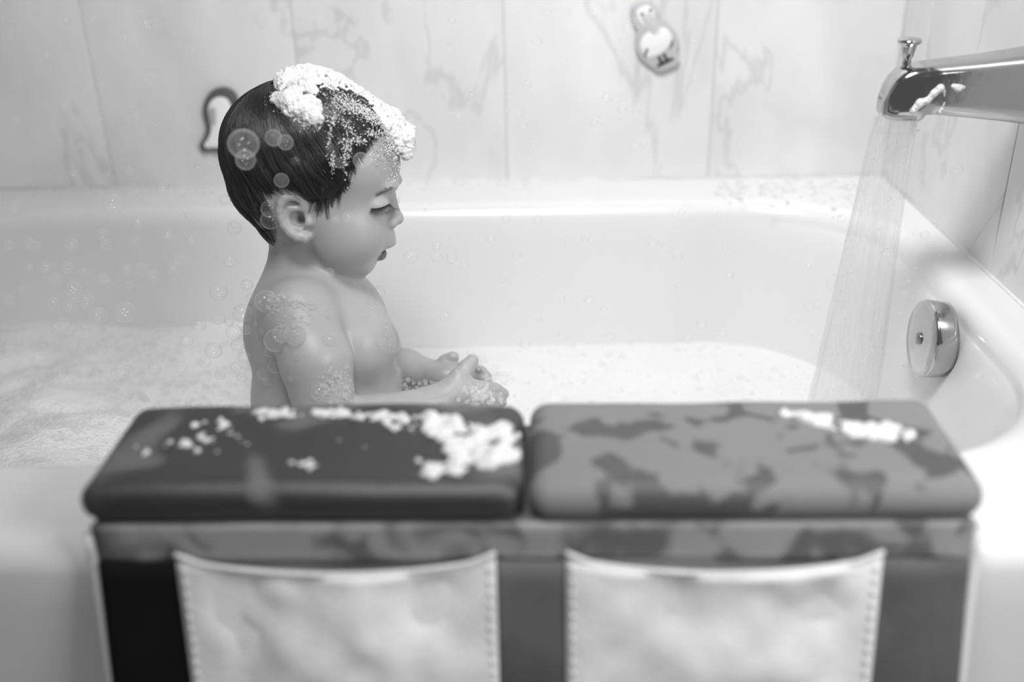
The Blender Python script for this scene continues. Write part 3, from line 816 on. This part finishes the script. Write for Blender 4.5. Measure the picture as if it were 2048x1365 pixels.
# ears
def ear(s_):
    def E(px, py, n): c = H(px, py, n); c[2] *= s_; return c
    fl.ell(E(588, 438, 112), rp(25, 38, 9), 0.004)
    fl.ell(E(597, 440, 122), rp(18, 17, 16), 0.0015, cut=True)
    fl.ell(E(584, 408, 124), rp(15, 8, 7), 0.002, cut=True)
    hx = [(611, 424, 112, 6), (607, 408, 117, 6.5), (597, 397, 122, 7), (583, 393, 125, 7.2), (570, 397, 127, 7.2), (562, 407, 128, 7), (559, 421, 128, 7), (561, 436, 127, 7), (567, 451, 125, 7.5), (579, 465, 122, 8.5), (594, 474, 118, 10), (608, 475, 115, 11.5), (616, 471, 112, 9)]
    fl.chain([E(a, b, c) for a, b, c, _ in hx], [rp(r)[0] for *_, r in hx], 0.002, 0.0015)
    ah = [(603, 420, 114, 4.5), (590, 416, 118, 5), (578, 416, 120, 5.5), (572, 428, 120, 5.5), (574, 442, 120, 5.5), (584, 455, 119, 5.5), (600, 460, 118, 5)]
    fl.chain([E(a, b, c) for a, b, c, _ in ah], [rp(r)[0] for *_, r in ah], 0.002, 0.0015)
    fl.chain([E(614, 432, 114), E(616, 446, 116), E(611, 452, 115)], [rp(6)[0], rp(7)[0], rp(5)[0]], 0.003)
    fl.ell(E(600, 441, 114), rp(11, 11, 16), 0.0015, cut=True)
ear(1); ear(-1)
LV, LF = fl.mesh()
# light smoothing so that the voxel steps vanish
e2 = np.concatenate([LF[:, [0, 1]], LF[:, [1, 2]], LF[:, [2, 3]], LF[:, [3, 0]]])
for _ in range(2):
    acc = np.zeros_like(LV); cn = np.zeros(len(LV))
    for a, b in ((0, 1), (1, 0)):
        for d in range(3): acc[:, d] += np.bincount(e2[:, a], weights=LV[e2[:, b], d], minlength=len(LV))
        cn += np.bincount(e2[:, a], minlength=len(LV))
    LV = 0.5*LV+0.5*acc/cn[:, None]
WV = to_world(LV)
person = mk('person', WV, LF, M['skin'], label='bare-shouldered toddler with wet dark hair sitting in the foamy bath, hands cupped', cat='person')
# natural skin tone; lips darker too, with shade painted into lower lip and mouth
tone = np.full(len(LV), 0.375, np.float32)
def paint(c, r, val, soft=0.35):
    d = np.sqrt((((LV-c)/r)**2).sum(1)); t = np.clip((1+soft-d)/(2*soft), 0, 1); t = t*t*(3-2*t)
    tone[:] = tone*(1-t)+val*t
paint(H(764, 509), rp(15, 13, 24), 0.13, 0.15)
paint(H(778, 491), rp(16, 6, 24), 0.24, 0.3)
paint(H(772, 500), rp(18, 5, 24), 0.06, 0.2)
atr = person.data.attributes.new('tone', 'FLOAT', 'POINT'); atr.data.foreach_set('value', tone)
bvh = BVHTree.FromPolygons([tuple(p) for p in WV], [tuple(int(i) for i in q) for q in LF])
def on_body(px, py):
    d = ray(px, py); d = d/np.linalg.norm(d)
    hit = bvh.ray_cast(Vector(CAM), Vector(d))
    return (np.array(hit[0]), np.array(hit[1]), d) if hit[0] is not None else (None, None, d)

# ------------------------------------------------------------------ hair
HC = H(625, 310)
ells = [(H(*c), rp(*r)) for c, r in SK]
def scalp(d):
    """distance from HC to the skull along unit directions d (n,3)"""
    best = np.zeros(len(d))
    for c, r in ells:
        q = (HC-c)/r; w = d/r; A = (w*w).sum(1); Bq = (w*q).sum(1); Cq = (q*q).sum()-1
        disc = Bq*Bq-A*Cq; t = np.where(disc > 0, (-Bq+np.sqrt(np.maximum(disc, 0)))/A, 0); best = np.maximum(best, t)
    return best
def lp(px, py): return np.array([(px-640)*PXM, (400-py)*PXM])
HP = np.array([lp(*p) for p in [(380, 80), (860, 80), (806, 228), (788, 252), (752, 300), (742, 320), (724, 352), (706, 386), (684, 398), (664, 404), (645, 398), (622, 366), (596, 360), (577, 372), (566, 414), (562, 452), (560, 480), (548, 500), (380, 500)]])
def in_poly(p, poly):
    x, y = p[:, 0], p[:, 1]; ins = np.zeros(len(p), bool); n = len(poly)
    for i in range(n):
        a, b = poly[i], poly[(i+1) % n]
        c = ((a[1] > y) != (b[1] > y)) & (x < (b[0]-a[0])*(y-a[1])/(b[1]-a[1]+1e-12)+a[0]); ins ^= c
    return ins
pole = (H(556, 178, 10)-HC); pole /= np.linalg.norm(pole)
e1 = np.cross(pole, [0, 0, 1.0]); e1 /= np.linalg.norm(e1); e2_ = np.cross(pole, e1)
def flow(th, ph, tw):
    """direction on the skull: polar angle th from the whorl, azimuth ph, twisting forward"""
    a = ph+tw*th
    return np.cos(th)[:, None]*pole+np.sin(th)[:, None]*(np.cos(a)[:, None]*e1+np.sin(a)[:, None]*e2_)
hv, hf = [], []
# under-layer hugging the skull
nt_, np_ = 90, 180
TH_, PH_ = np.meshgrid(np.linspace(0.001, 2.5, nt_), np.linspace(0, 2*math.pi, np_, endpoint=False), indexing='ij')
d = flow(TH_.ravel(), PH_.ravel(), 0.0); base = HC+d*(scalp(d)+0.0028)[:, None]
ins = in_poly(base[:, :2]+np.array([0.0, 0.0]), HP).reshape(nt_, np_)
bv = to_world(base); off = 0
fcs = []
for i in range(nt_-1):
    for j in range(np_):
        j2 = (j+1) % np_
        if ins[i, j] and ins[i+1, j] and ins[i, j2] and ins[i+1, j2]:
            fcs.append((i*np_+j, i*np_+j2, (i+1)*np_+j2, (i+1)*np_+j))
hairv = [bv]; hairf = [np.array(fcs)]; off = len(bv)
# strands in wet clumps
NC, PER, SEG = 360, 22, 12
strand_pts = []
for c in range(NC):
    ph0 = rng.random()*2*math.pi
    t0 = 0.02+1.3*rng.random()**0.9; ln = 0.75+0.75*rng.random(); tw0 = rng.normal(0.10, 0.08)
    lift = 0.0024*rng.random()**2; sg_ = 0.05+0.03*rng.random(); wave = rng.normal(0, 0.04); fr = rng.uniform(2, 5); phs = rng.random()*6
    for s_ in range(PER):
        dn = rng.normal(0, 1); dphi = dn*sg_/max(math.sin(min(t0+0.4, 1.5)), 0.35); dt = rng.normal(0, 0.05)
        t = np.linspace(0, 1, SEG); th = t0+dt+ln*t*(1+rng.normal(0, 0.08))
        cl = 1-0.8*t
        ph = np.full(SEG, ph0)+dphi*cl+wave*np.sin(fr*t*2+phs)*t+rng.normal(0, 0.012)*t
        d = flow(th, ph, tw0)
        hgt = 0.0026+lift*np.sin(np.pi*np.clip(t*0.9+0.08, 0, 1))+0.0016*max(0, 1-0.35*dn*dn)+0.0007*rng.random()
        p = HC+d*(scalp(d)+hgt)[:, None]
        strand_pts.append((p, t))
jit = rng.normal(0, 7, len(strand_pts))*PXM
n3 = 3
ang = np.arange(n3)*2*math.pi/n3
allv, allf = [], []
cnt = 0
for (p, t), jj in zip(strand_pts, jit):
    ok = in_poly(p[:, :2]+np.array([jj*0.5, jj]), HP)
    m = SEG if ok.all() else int(np.argmin(ok))
    if m < 4: continue
    q = p[:m]; tg = np.gradient(q, axis=0); tg /= np.linalg.norm(tg, axis=1)[:, None]+1e-12
    nr = q-HC; nr -= (nr*tg).sum(1)[:, None]*tg; nr /= np.linalg.norm(nr, axis=1)[:, None]+1e-12
    sd = np.cross(tg, nr); tt_ = np.linspace(0, 1, m); rr = 0.00034*(1-0.75*tt_**2)
    ring = q[:, None]+rr[:, None, None]*(np.cos(ang)[None, :, None]*nr[:, None]+np.sin(ang)[None, :, None]*sd[:, None])
    allv.append(ring.reshape(-1, 3))
    ii = np.arange(m-1)[:, None]*n3; kk = np.arange(n3)[None]; k2 = (np.arange(n3)+1)[None] % n3
    allf.append((np.stack([ii+kk, ii+k2, ii+n3+k2, ii+n3+kk], 2).reshape(-1, 4))+cnt); cnt += m*n3
# loose wisps: fringe tips before the ear, nape and crown flyaways
def wisp(pts, r=0.00035, n=10):
    global cnt
    P = np.array(pts); tt_ = np.linspace(0, 1, n); q = np.zeros((n, 3)); k = len(P)-1
    for i, u_ in enumerate(tt_):      # Bernstein curve
        for a in range(k+1): q[i] += math.comb(k, a)*u_**a*(1-u_)**(k-a)*P[a]
    tg = np.gradient(q, axis=0); tg /= np.linalg.norm(tg, axis=1)[:, None]
    nr = np.cross(tg, [0.3, 0.2, 1.0]); nr /= np.linalg.norm(nr, axis=1)[:, None]; sd = np.cross(tg, nr)
    rr = r*(1-0.8*tt_)
    ring = q[:, None]+rr[:, None, None]*(np.cos(ang)[None, :, None]*nr[:, None]+np.sin(ang)[None, :, None]*sd[:, None])
    allv.append(ring.reshape(-1, 3))
    ii = np.arange(n-1)[:, None]*n3; kk = np.arange(n3)[None]; k2 = (np.arange(n3)+1)[None] % n3
    allf.append((np.stack([ii+kk, ii+k2, ii+n3+k2, ii+n3+kk], 2).reshape(-1, 4))+cnt); cnt += n*n3
def onskin(px, py, lift=0.0008):
    p, nrm, d_ = on_body(px, py)
    if p is None: return None
    return to_local(p+nrm*lift)
tips = [((650, 330), (642, 380), (626, 424)), ((658, 330), (650, 385), (633, 428)), ((664, 330), (660, 380), (650, 420)), ((672, 330), (668, 375), (660, 405)), ((680, 320), (676, 370), (668, 402)), ((690, 318), (688, 352), (680, 388)), ((698, 315), (692, 345), (688, 372)),
        ((640, 340), (636, 380), (618, 418)), ((668, 340), (666, 390), (664, 410)), ((684, 330), (680, 372), (676, 408)), ((646, 350), (648, 392), (641, 428)), ((704, 300), (706, 330), (700, 352)), ((655, 340), (648, 392), (655, 432))]
for a, b, c in tips:
    for k in range(11):
        j = rng.normal(0, 4.0, 2); t = rng.normal(0, 2.2, 2)
        P = [onskin(a[0]+j[0]*1.6, a[1], 0.003), onskin(b[0]+j[0], b[1]+j[1], 0.002), onskin(c[0]+t[0], c[1]+t[1]*3, 0.0006)]
        if all(x is not None for x in P): wisp(P, 0.00042)
for k in range(26):
    x0 = 505+rng.random()*45; P = [onskin(x0-4, 415, 0.003), onskin(x0+8, 445, 0.002), onskin(min(x0+18, 552)+rng.normal(0, 3), 470+rng.random()*20, 0.0006)]
    if all(x is not None for x in P): wisp(P, 0.0004)
for k in range(16):
    a = rng.random(); P = [H(560+8*a, 178+4*a, rng.normal(0, 30)), H(525-10*a, 165-6*a+20*(k % 2), 0), H(480-12*rng.random(), 212+40*a, rng.normal(0, 20)), H(462+6*a, 250+40*a, 0)]
    wisp(P, 0.0002, 14)
hairv.append(to_world(np.concatenate(allv))); hairf.append(np.concatenate(allf)+off)
hair = mk('hair', np.concatenate(hairv), np.concatenate(hairf), M['hair'], parent=person, label='short wet black hair combed forward')
# lashes and brows
def fringe(name, strands, r, label=None):
    parts = [tube([to_world(x) for x in s], [r*(1-0.85*i/(len(s)-1)) for i in range(len(s))], 4) for s in strands]
    V, F = join(parts); return mk(name, V, F, M['hair'], parent=person, label=label)
ls = []; bs = []
for k in range(30):
    t = k/29
    px, py = 743+(778-743)*t, 417-9*t+3*math.sin(math.pi*t)
    p = onskin(px, py, 0.0003)
    if p is None: continue
    dx, dy = (-0.002+0.011*t), -0.0042-0.0020*math.sin(math.pi*t)
    ls.append([p, p+np.array([dx*0.45, dy*0.75, 0.0018]), p+np.array([dx*1.1+0.001, dy*1.05, 0.0036])])
fl_ = []
for k in range(4):
    a = H(786, 402+k, -44); fl_.append([a, H(793, 400+2*k, -46), H(800+k*0.5, 396+2.5*k, -47)])
fringe('eyelashes', ls, 0.00036)
fringe('eyelashes', fl_, 0.00030)
for k in range(60):
    t = rng.random(); px, py = 757+34*t, 389-14*t+rng.normal(0, 2.0); a, b = onskin(px, py, 0.0004), onskin(px-6-3*rng.random(), py+2+rng.normal(0, 1), 0.0003)
    if a is not None and b is not None: bs.append([b, (a+b)/2+np.array([0, 0.0002, 0.0003]), a])
if bs: fringe('eyebrow', bs, 0.00012)
# ------------------------------------------------------------------ foam and suds
def S(px, py, lift):
    p = onskin(px, py, lift)
    return p
# foam cap on the hair
fc = Field(rp(525-640, 400-400, -110), rp(850-640, 400-115, 150), 0.0010)
for c, r, k in (((618, 180, 0), (60, 44, 70), 0.004), ((602, 196, 40), (44, 26, 45), 0.010), ((655, 180, -5), (52, 26, 72), 0.010), ((585, 178, 20), (32, 26, 50), 0.008)):
    fc.ell(H(*c), rp(*r), k)
for n_, g in ((-45, 0.85), (0, 1.0), (30, 0.72)):
    dy = 0.0 if n_ == 0 else 10
    fc.chain([H(x-abs(n_)*0.10, y+dy, n_) for x, y in ((660, 180), (705, 195), (745, 214), (780, 240), (807, 272), (817, 298))], [rp(a*g)[0] for a in (24, 21, 20, 21, 22, 15)], 0.010, 0.008)
for px, py, r in ((575, 172, 20), (596, 166, 22), (618, 164, 22), (640, 168, 20), (662, 176, 15), (684, 184, 11), (600, 190, 20), (622, 194, 16), (706, 194, 10), (728, 204, 9), (748, 215, 9), (768, 231, 11), (560, 206, 15), (572, 216, 18), (590, 212, 22), (590, 228, 18), (606, 232, 18), (622, 240, 18), (634, 246, 13), (612, 214, 18), (628, 222, 12), (786, 284, 15), (798, 300, 14), (785, 255, 12)):
    p = S(px, py, 0.0045)
    if p is not None: fc.ell(p, rp(r, r*0.95, r*0.75), 0.007)
ax_ = [fc.lo[i]+fc.h*np.arange(fc.n[i]) for i in range(3)]
GP = np.stack(np.meshgrid(*ax_, indexing='ij'), -1)
fc.D += (0.0020*(vnoise(GP, 230)-0.5)+0.0018*(vnoise(GP+2, 480)-0.5)+0.0034*(vnoise(GP+5, 90)-0.5)+0.012*np.clip(vnoise(GP+8, 320)-0.66, 0, 1)).astype(np.float32)
cv, cf = fc.mesh()
del GP
cap = mk('foam_cap', to_world(cv), cf, M['suds'], label='white lather piled on top of the wet dark hair', cat='foam', kind='stuff')
def lace(regs, lift, rmin, rmax, pw=2.5):
    C, Rr = [], []
    for cx_, cy_, sx_, sy_, n_, rot in regs:
        for _ in range(n_):
            a, b = rng.normal(0, 0.5, 2); x = cx_+a*sx_*math.cos(rot)-b*sy_*math.sin(rot); y = cy_+a*sx_*math.sin(rot)+b*sy_*math.cos(rot)
            p = S(x, y, lift)
            if p is None: continue
            C.append(p); Rr.append(rmin+(rmax-rmin)*rng.random()**pw)
    return to_world(np.array(C)), np.array(Rr)
c, r = lace([(600, 232, 50, 22, 700, 0.5), (690, 216, 60, 14, 900, 0.55), (745, 240, 50, 14, 800, 0.65), (780, 285, 26, 40, 700, 0), (680, 240, 60, 10, 200, 0.9), (742, 272, 18, 8, 120, 0), (690, 300, 10, 46, 200, 0.1), (705, 285, 40, 6, 110, 0.05), (660, 270, 5, 60, 130, 0.15), (664, 325, 5, 22, 70, 0), (640, 232, 46, 14, 200, 0.5)], 0.0056, 0.00025, 0.0009, 2.0)
V, F = beads(c, r, ICO1); mk('lather_beads', V, F, M['suds'], parent=cap, kind='stuff')
c, r = lace([(795, 318, 18, 40, 420, 0.0), (790, 355, 14, 34, 160, 0.1), (765, 312, 24, 22, 140, 0)], 0.0004, 0.00025, 0.00085)
V, F = beads(c, r, ICO1); mk('suds', V, F, M['suds'], label='thin speckle of fine suds running down the forehead', cat='suds', kind='stuff')
c, r = lace([(668, 755, 26, 26, 190, 0), (650, 785, 24, 18, 150, 0), (690, 790, 18, 20, 90, 0)], 0.0004, 0.0003, 0.0020, 4)
V, F = beads(c, r, ICO2); mk('suds', V, F, M['softbubble'], label='patch of small bubbles on the near upper arm', cat='suds', kind='stuff')
c, r = lace([(590, 602, 46, 10, 200, 0.25), (545, 608, 16, 22, 120, 0), (600, 640, 60, 30, 60, 0)], 0.0004, 0.0003, 0.0022, 4)
V, F = beads(c, r, ICO2); mk('suds', V, F, M['softbubble'], label='string of small bubbles along the near shoulder', cat='suds', kind='stuff')
c, r = lace([(735, 590, 6, 40, 60, -0.3), (772, 660, 5, 60, 70, -0.25), (760, 640, 16, 40, 40, -0.3)], 0.0002, 0.0003, 0.0010, 3)
V, F = beads(c, r, ICO1); mk('suds', V, F, M['softbubble'], label='thin trail of suds down the chest', cat='suds', kind='stuff')
# suds between and under the hands
C = [to_local(at_depth(960+rng.normal(0, 22), 792+rng.normal(0, 13), 0.88+rng.normal(0, 0.015))) for _ in range(170)]
C += [H(992+rng.normal(0, 12), 758+rng.normal(0, 12), rng.normal(0, 15)) for _ in range(110)] + [H(948+rng.normal(0, 8), 722+rng.normal(0, 8), 10+rng.normal(0, 12)) for _ in range(70)]
C += [H(850+rng.normal(0, 22), 778+rng.normal(0, 10), rng.normal(0, 20)) for _ in range(120)]
V, F = beads(to_world(np.array(C)), 0.0004+0.0022*rng.random(len(C))**3, ICO2)
mk('suds', V, F, M['softbubble'], label='clump of bubbles and froth in the cupped hands', cat='suds', kind='stuff')

# suds on the elbow rest and on the rim
dep_v, dep_f = [], []; o_ = 0
for pd in (p1, p2):
    vv = np.array([tuple(x.co) for x in pd.data.vertices])+np.array(rest['_org'])
    dep_v += [tuple(x) for x in vv]; dep_f += [[i+o_ for i in q.vertices] for q in pd.data.polygons]; o_ += len(vv)
pbvh = BVHTree.FromPolygons(dep_v, dep_f)
def on_pad(px, py):
    d = ray(px, py); hit = pbvh.ray_cast(Vector(CAM), Vector(d/np.linalg.norm(d)))
    return None if hit[0] is None else np.array(hit[0])
def pad_suds(regs, label, rmin, rmax, pw=1.5, flat=0.5):
    C, Rr = [], []
    for cx_, cy_, sx_, sy_, n_, rot in regs:
        for _ in range(n_):
            a = rng.random()*2*math.pi; q = math.sqrt(rng.random()); a_, b_ = q*math.cos(a)*sx_, q*math.sin(a)*sy_
            p = on_pad(cx_+a_*math.cos(rot)-b_*math.sin(rot), cy_+a_*math.sin(rot)+b_*math.cos(rot))
            if p is None: continue
            r = rmin+(rmax-rmin)*rng.random()**pw; C.append(p+np.array([0, 0, r*0.15])); Rr.append(r)
    C = np.array(C); fq = Field(C.min(0)-0.008, C.max(0)+0.008, 0.0012)
    for c_, r_ in zip(C, Rr): fq.ell(c_, (r_*1.25, r_*1.25, r_), 0.0022)
    av = [fq.lo[i]+fq.h*np.arange(fq.n[i]) for i in range(3)]
    GQ = np.stack(np.meshgrid(*av, indexing='ij'), -1)
    fq.D += (0.0030*(vnoise(GQ, 260)-0.42)+0.0036*(vnoise(GQ+4, 120)-0.40)).astype(np.float32)
    V, F = fq.mesh()
    mk('suds', V, F, M['suds'], label=label, cat='suds', kind='stuff')
pad_suds([(900, 862, 75, 26, 240, 0.25), (960, 905, 75, 30, 240, 0.1), (1005, 870, 35, 22, 40, 0), (870, 940, 60, 18, 26, 0.1), (935, 940, 60, 16, 30, 0), (985, 920, 40, 20, 40, 0)], 'thick lather on the wet pad, on the side near the gap', 0.0006, 0.0030, 1.8)
pad_suds([(530, 832, 40, 12, 30, 0), (620, 830, 90, 7, 60, 0), (740, 832, 80, 10, 70, 0.1), (800, 850, 40, 16, 40, 0.3), (430, 850, 60, 12, 16, 0), (420, 885, 80, 26, 30, 0), (330, 900, 60, 20, 14, 0), (610, 930, 30, 12, 12, 0), (700, 890, 40, 8, 8, 0.3)], 'broken line of lather along the back edge of the wet pad', 0.0005, 0.0022)
pad_suds([(1690, 853, 135, 10, 380, 0.20), (1755, 866, 72, 17, 320, 0.10)], 'smooth white streak of foam on the drier pad', 0.0008, 0.0022)
C = []
for _ in range(260):
    px = 1430+rng.random()*330; p = on_z(px, 372+rng.normal(0, 18)+max(0, px-1640)*0.15, RIM+0.001)
    if p[1] < WY-0.004: C.append(p)
V, F = beads(np.array(C), 0.0008+0.0028*rng.random(len(C))**2.5, ICO2)
mk('suds', V, F, M['suds'], label='sparkling suds scattered on the back rim beside the falling water', cat='suds', kind='stuff')
C = []
for _ in range(200):
    px = 60+rng.random()*1000; p = on_z(px, 372-px*0.012+rng.normal(6, 10), RIM+0.001)
    if p[1] < WY-0.004: C.append(p)
V, F = beads(np.array(C), 0.0006+0.0026*rng.random(len(C))**3, ICO2)
mk('suds', V, F, M['softbubble'], label='thin line of suds along the back rim behind the child', cat='suds', kind='stuff')
# soap on the spout
fs = Field(np.array([0.285, SY-0.03, CAM[2]-0.215]), np.array([0.36, SY-0.012, CAM[2]-0.165]), 0.0008)
def SPp(px, py): return on_y(px, py, SY-0.0185)
for pts, rs in (([(1826, 222), (1840, 206), (1856, 200), (1868, 186), (1880, 176)], [0.0028, 0.0034, 0.0026, 0.0030, 0.0036]), ([(1906, 172), (1916, 176), (1926, 174)], [0.0028, 0.0034, 0.0026]), ([(1888, 182), (1888, 206), (1880, 224)], [0.0016, 0.0010, 0.0016])):
    fs.chain([SPp(*p) for p in pts], rs, 0.002, 0.002)
sv, sf = fs.mesh()
if len(sv): mk('suds', sv, sf, M['suds'], label='soap suds sliding down the near side of the chrome spout', cat='suds', kind='stuff')

# ------------------------------------------------------------------ single soap bubbles
bub_me = bpy.data.meshes.new('soap_bubble')
bub_me.from_pydata(ICO3[0].tolist(), [], ICO3[1].tolist()); bub_me.update()
bub_me.polygons.foreach_set('use_smooth', np.ones(len(bub_me.polygons), bool)); bub_me.materials.append(M['bubble'])
def bubble(pos, r, label, group=None):
    o = bpy.data.objects.new('soap_bubble', bub_me); col.objects.link(o)
    o.location = pos; o.scale = (r, r, r*rng.uniform(0.94, 1.0))
    tag(o, label, 'bubble', group)
def at(px, py, d, rpx, label, group=None): bubble(at_depth(px, py, d), rpx*d/FPX, label, group)
# named ones, in front of the hair and round the head
for px, py, r, d, lb in ((487, 288, 31, 0.755, 'largest blurred bubble in front of the back of the head'), (491, 320, 20, 0.765, 'blurred bubble just below the largest one at the back of the head'),
        (547, 276, 17, 0.775, 'blurred bubble half behind a sharper one on the dark hair'), (571, 285, 16, 0.80, 'bubble on the dark hair with a blurred one behind its left edge'),
        (591, 322, 13.5, 0.825, 'sharp small bubble in front of the darkest hair above the ear'), (563, 361, 15, 0.815, 'bubble just above the ear against the dark hair'),
        (680, 326, 11, 0.825, 'small sharp bubble beside the temple hair tips'), (722, 321, 16, 0.80, 'pale bubble on the forehead edge of the hair'), (741, 316, 12, 0.80, 'faint bubble overlapping another at the forehead'),
        (696, 436, 11.5, 0.83, 'larger of two bubbles in front of the cheek'), (671, 440, 8, 0.83, 'smaller of two bubbles in front of the cheek'), (822, 514, 15, 0.90, 'clear bubble floating just in front of the mouth'),
        (874, 514, 12, 0.93, 'faint bubble floating further out from the mouth'), (756, 586, 15, 0.93, 'faint bubble floating in front of the upper chest'), (659, 545, 9, 0.83, 'tiny bubble in the crease under the jaw'),
        (300, 157, 16, 1.0, 'clear bubble floating before the tiles above the tub rim on the left')):
    at(px, py, d, r, lb)
for px, py, r, lb in ((540, 418, 17, 'upper of two bubbles stuck behind the ear'), (541, 440, 19, 'lower of two bubbles stuck behind the ear'), (622, 472, 6.5, 'tiny bubble hanging at the ear lobe')):
    p, nrm, d_ = on_body(px, py)
    if p is not None: bubble(p-d_*r/SC*0.3, r/SC, lb)
for px, py, r in ((534, 604, 21), (556, 602, 12), (591, 670, 20), (566, 668, 17), (554, 681, 22), (541, 703, 11), (552, 731, 15), (529, 747, 13), (597, 711, 9), (657, 681, 12), (584, 757, 5.5), (526, 664, 6), (514, 648, 5), (535, 762, 8), (639, 784, 17), (655, 632, 8), (692, 708, 6), (575, 604, 9), (760, 690, 9), (790, 745, 10)):
    p, nrm, d_ = on_body(px, py)
    if p is not None: bubble(p+nrm*r/SC*0.15, r/SC, 'clear soap bubble clinging to the shoulder, arm or chest', 'bubbles on the skin')
for px, py, r in ((468, 665, 16), (485, 626, 19), (503, 597, 11), (494, 570, 12), (476, 690, 14), (488, 715, 12), (472, 735, 11), (484, 755, 10), (458, 645, 9), (492, 660, 10)):
    at(px, py, 0.88+rng.uniform(-0.02, 0.02), r, 'clear soap bubble in the cluster behind the bare back', 'bubbles behind the back')
left = [(30, 412, 16), (227, 408, 20), (59, 490, 13), (74, 492, 9), (146, 580, 18), (172, 602, 18), (140, 610, 17), (108, 608, 13), (195, 635, 20), (124, 650, 18), (254, 540, 13), (306, 552, 12), (284, 540, 14), (205, 556, 12), (167, 545, 10), (108, 558, 12), (133, 535, 12), (92, 535, 12), (60, 535, 8), (272, 482, 10), (276, 447, 12), (383, 480, 10), (366, 432, 9), (378, 432, 8), (469, 456, 14), (460, 523, 13), (398, 650, 14), (437, 638, 13), (427, 702, 17), (374, 682, 13), (17, 600, 12), (45, 580, 9), (16, 490, 10), (143, 490, 13), (205, 470, 13), (210, 490, 10), (250, 625, 22), (257, 572, 10), (212, 565, 9), (358, 520, 11), (350, 535, 9), (336, 470, 11), (437, 585, 18), (345, 540, 8), (240, 745, 18), (120, 745, 15), (310, 737, 12), (362, 735, 13), (410, 725, 12), (440, 750, 11), (112, 818, 12), (75, 770, 14), (170, 690, 14), (205, 700, 10), (60, 840, 12), (20, 690, 12), (325, 380, 12), (330, 372, 9), (400, 385, 10), (450, 400, 11)]
for px, py, r in left:
    w_, g_ = (('in front of the tub rim and tiles', 'bubbles by the rim on the left') if py < 430 else ('against the grey inner tub wall', 'bubbles before the tub wall on the left') if py < 640 else ('low over the heaped foam', 'bubbles low over the foam on the left'))
    at(px, py, rng.uniform(0.80, 1.02), r, 'clear soap bubble drifting '+w_+' left of the child', g_)
for _ in range(46):
    at(rng.uniform(10, 450), rng.uniform(20, 360), rng.uniform(0.9, 1.12), rng.uniform(4, 10), 'small faint bubble drifting before the tiles on the left', 'small bubbles before the left tiles')
for _ in range(44):
    at(rng.uniform(860, 1400), rng.uniform(20, 350), rng.uniform(1.0, 1.15), rng.uniform(4, 11), 'small faint bubble drifting before the tiles near the bird toy', 'small bubbles before the middle tiles')
for _ in range(46):
    at(rng.uniform(850, 1700), rng.uniform(420, 690), rng.uniform(0.92, 1.06), rng.uniform(4, 12), 'small faint bubble drifting against the white inner wall of the tub', 'small bubbles before the tub wall')
for px, py, r in ((1913, 338, 13), (1955, 755, 9), (1810, 590, 8), (1990, 765, 11), (1850, 470, 9), (1870, 440, 8), (1760, 262, 9), (1842, 735, 10)):
    at(px, py, 0.86 if py < 700 else 0.72, r, 'small bubble near the tap end of the tub', 'bubbles at the tap end')
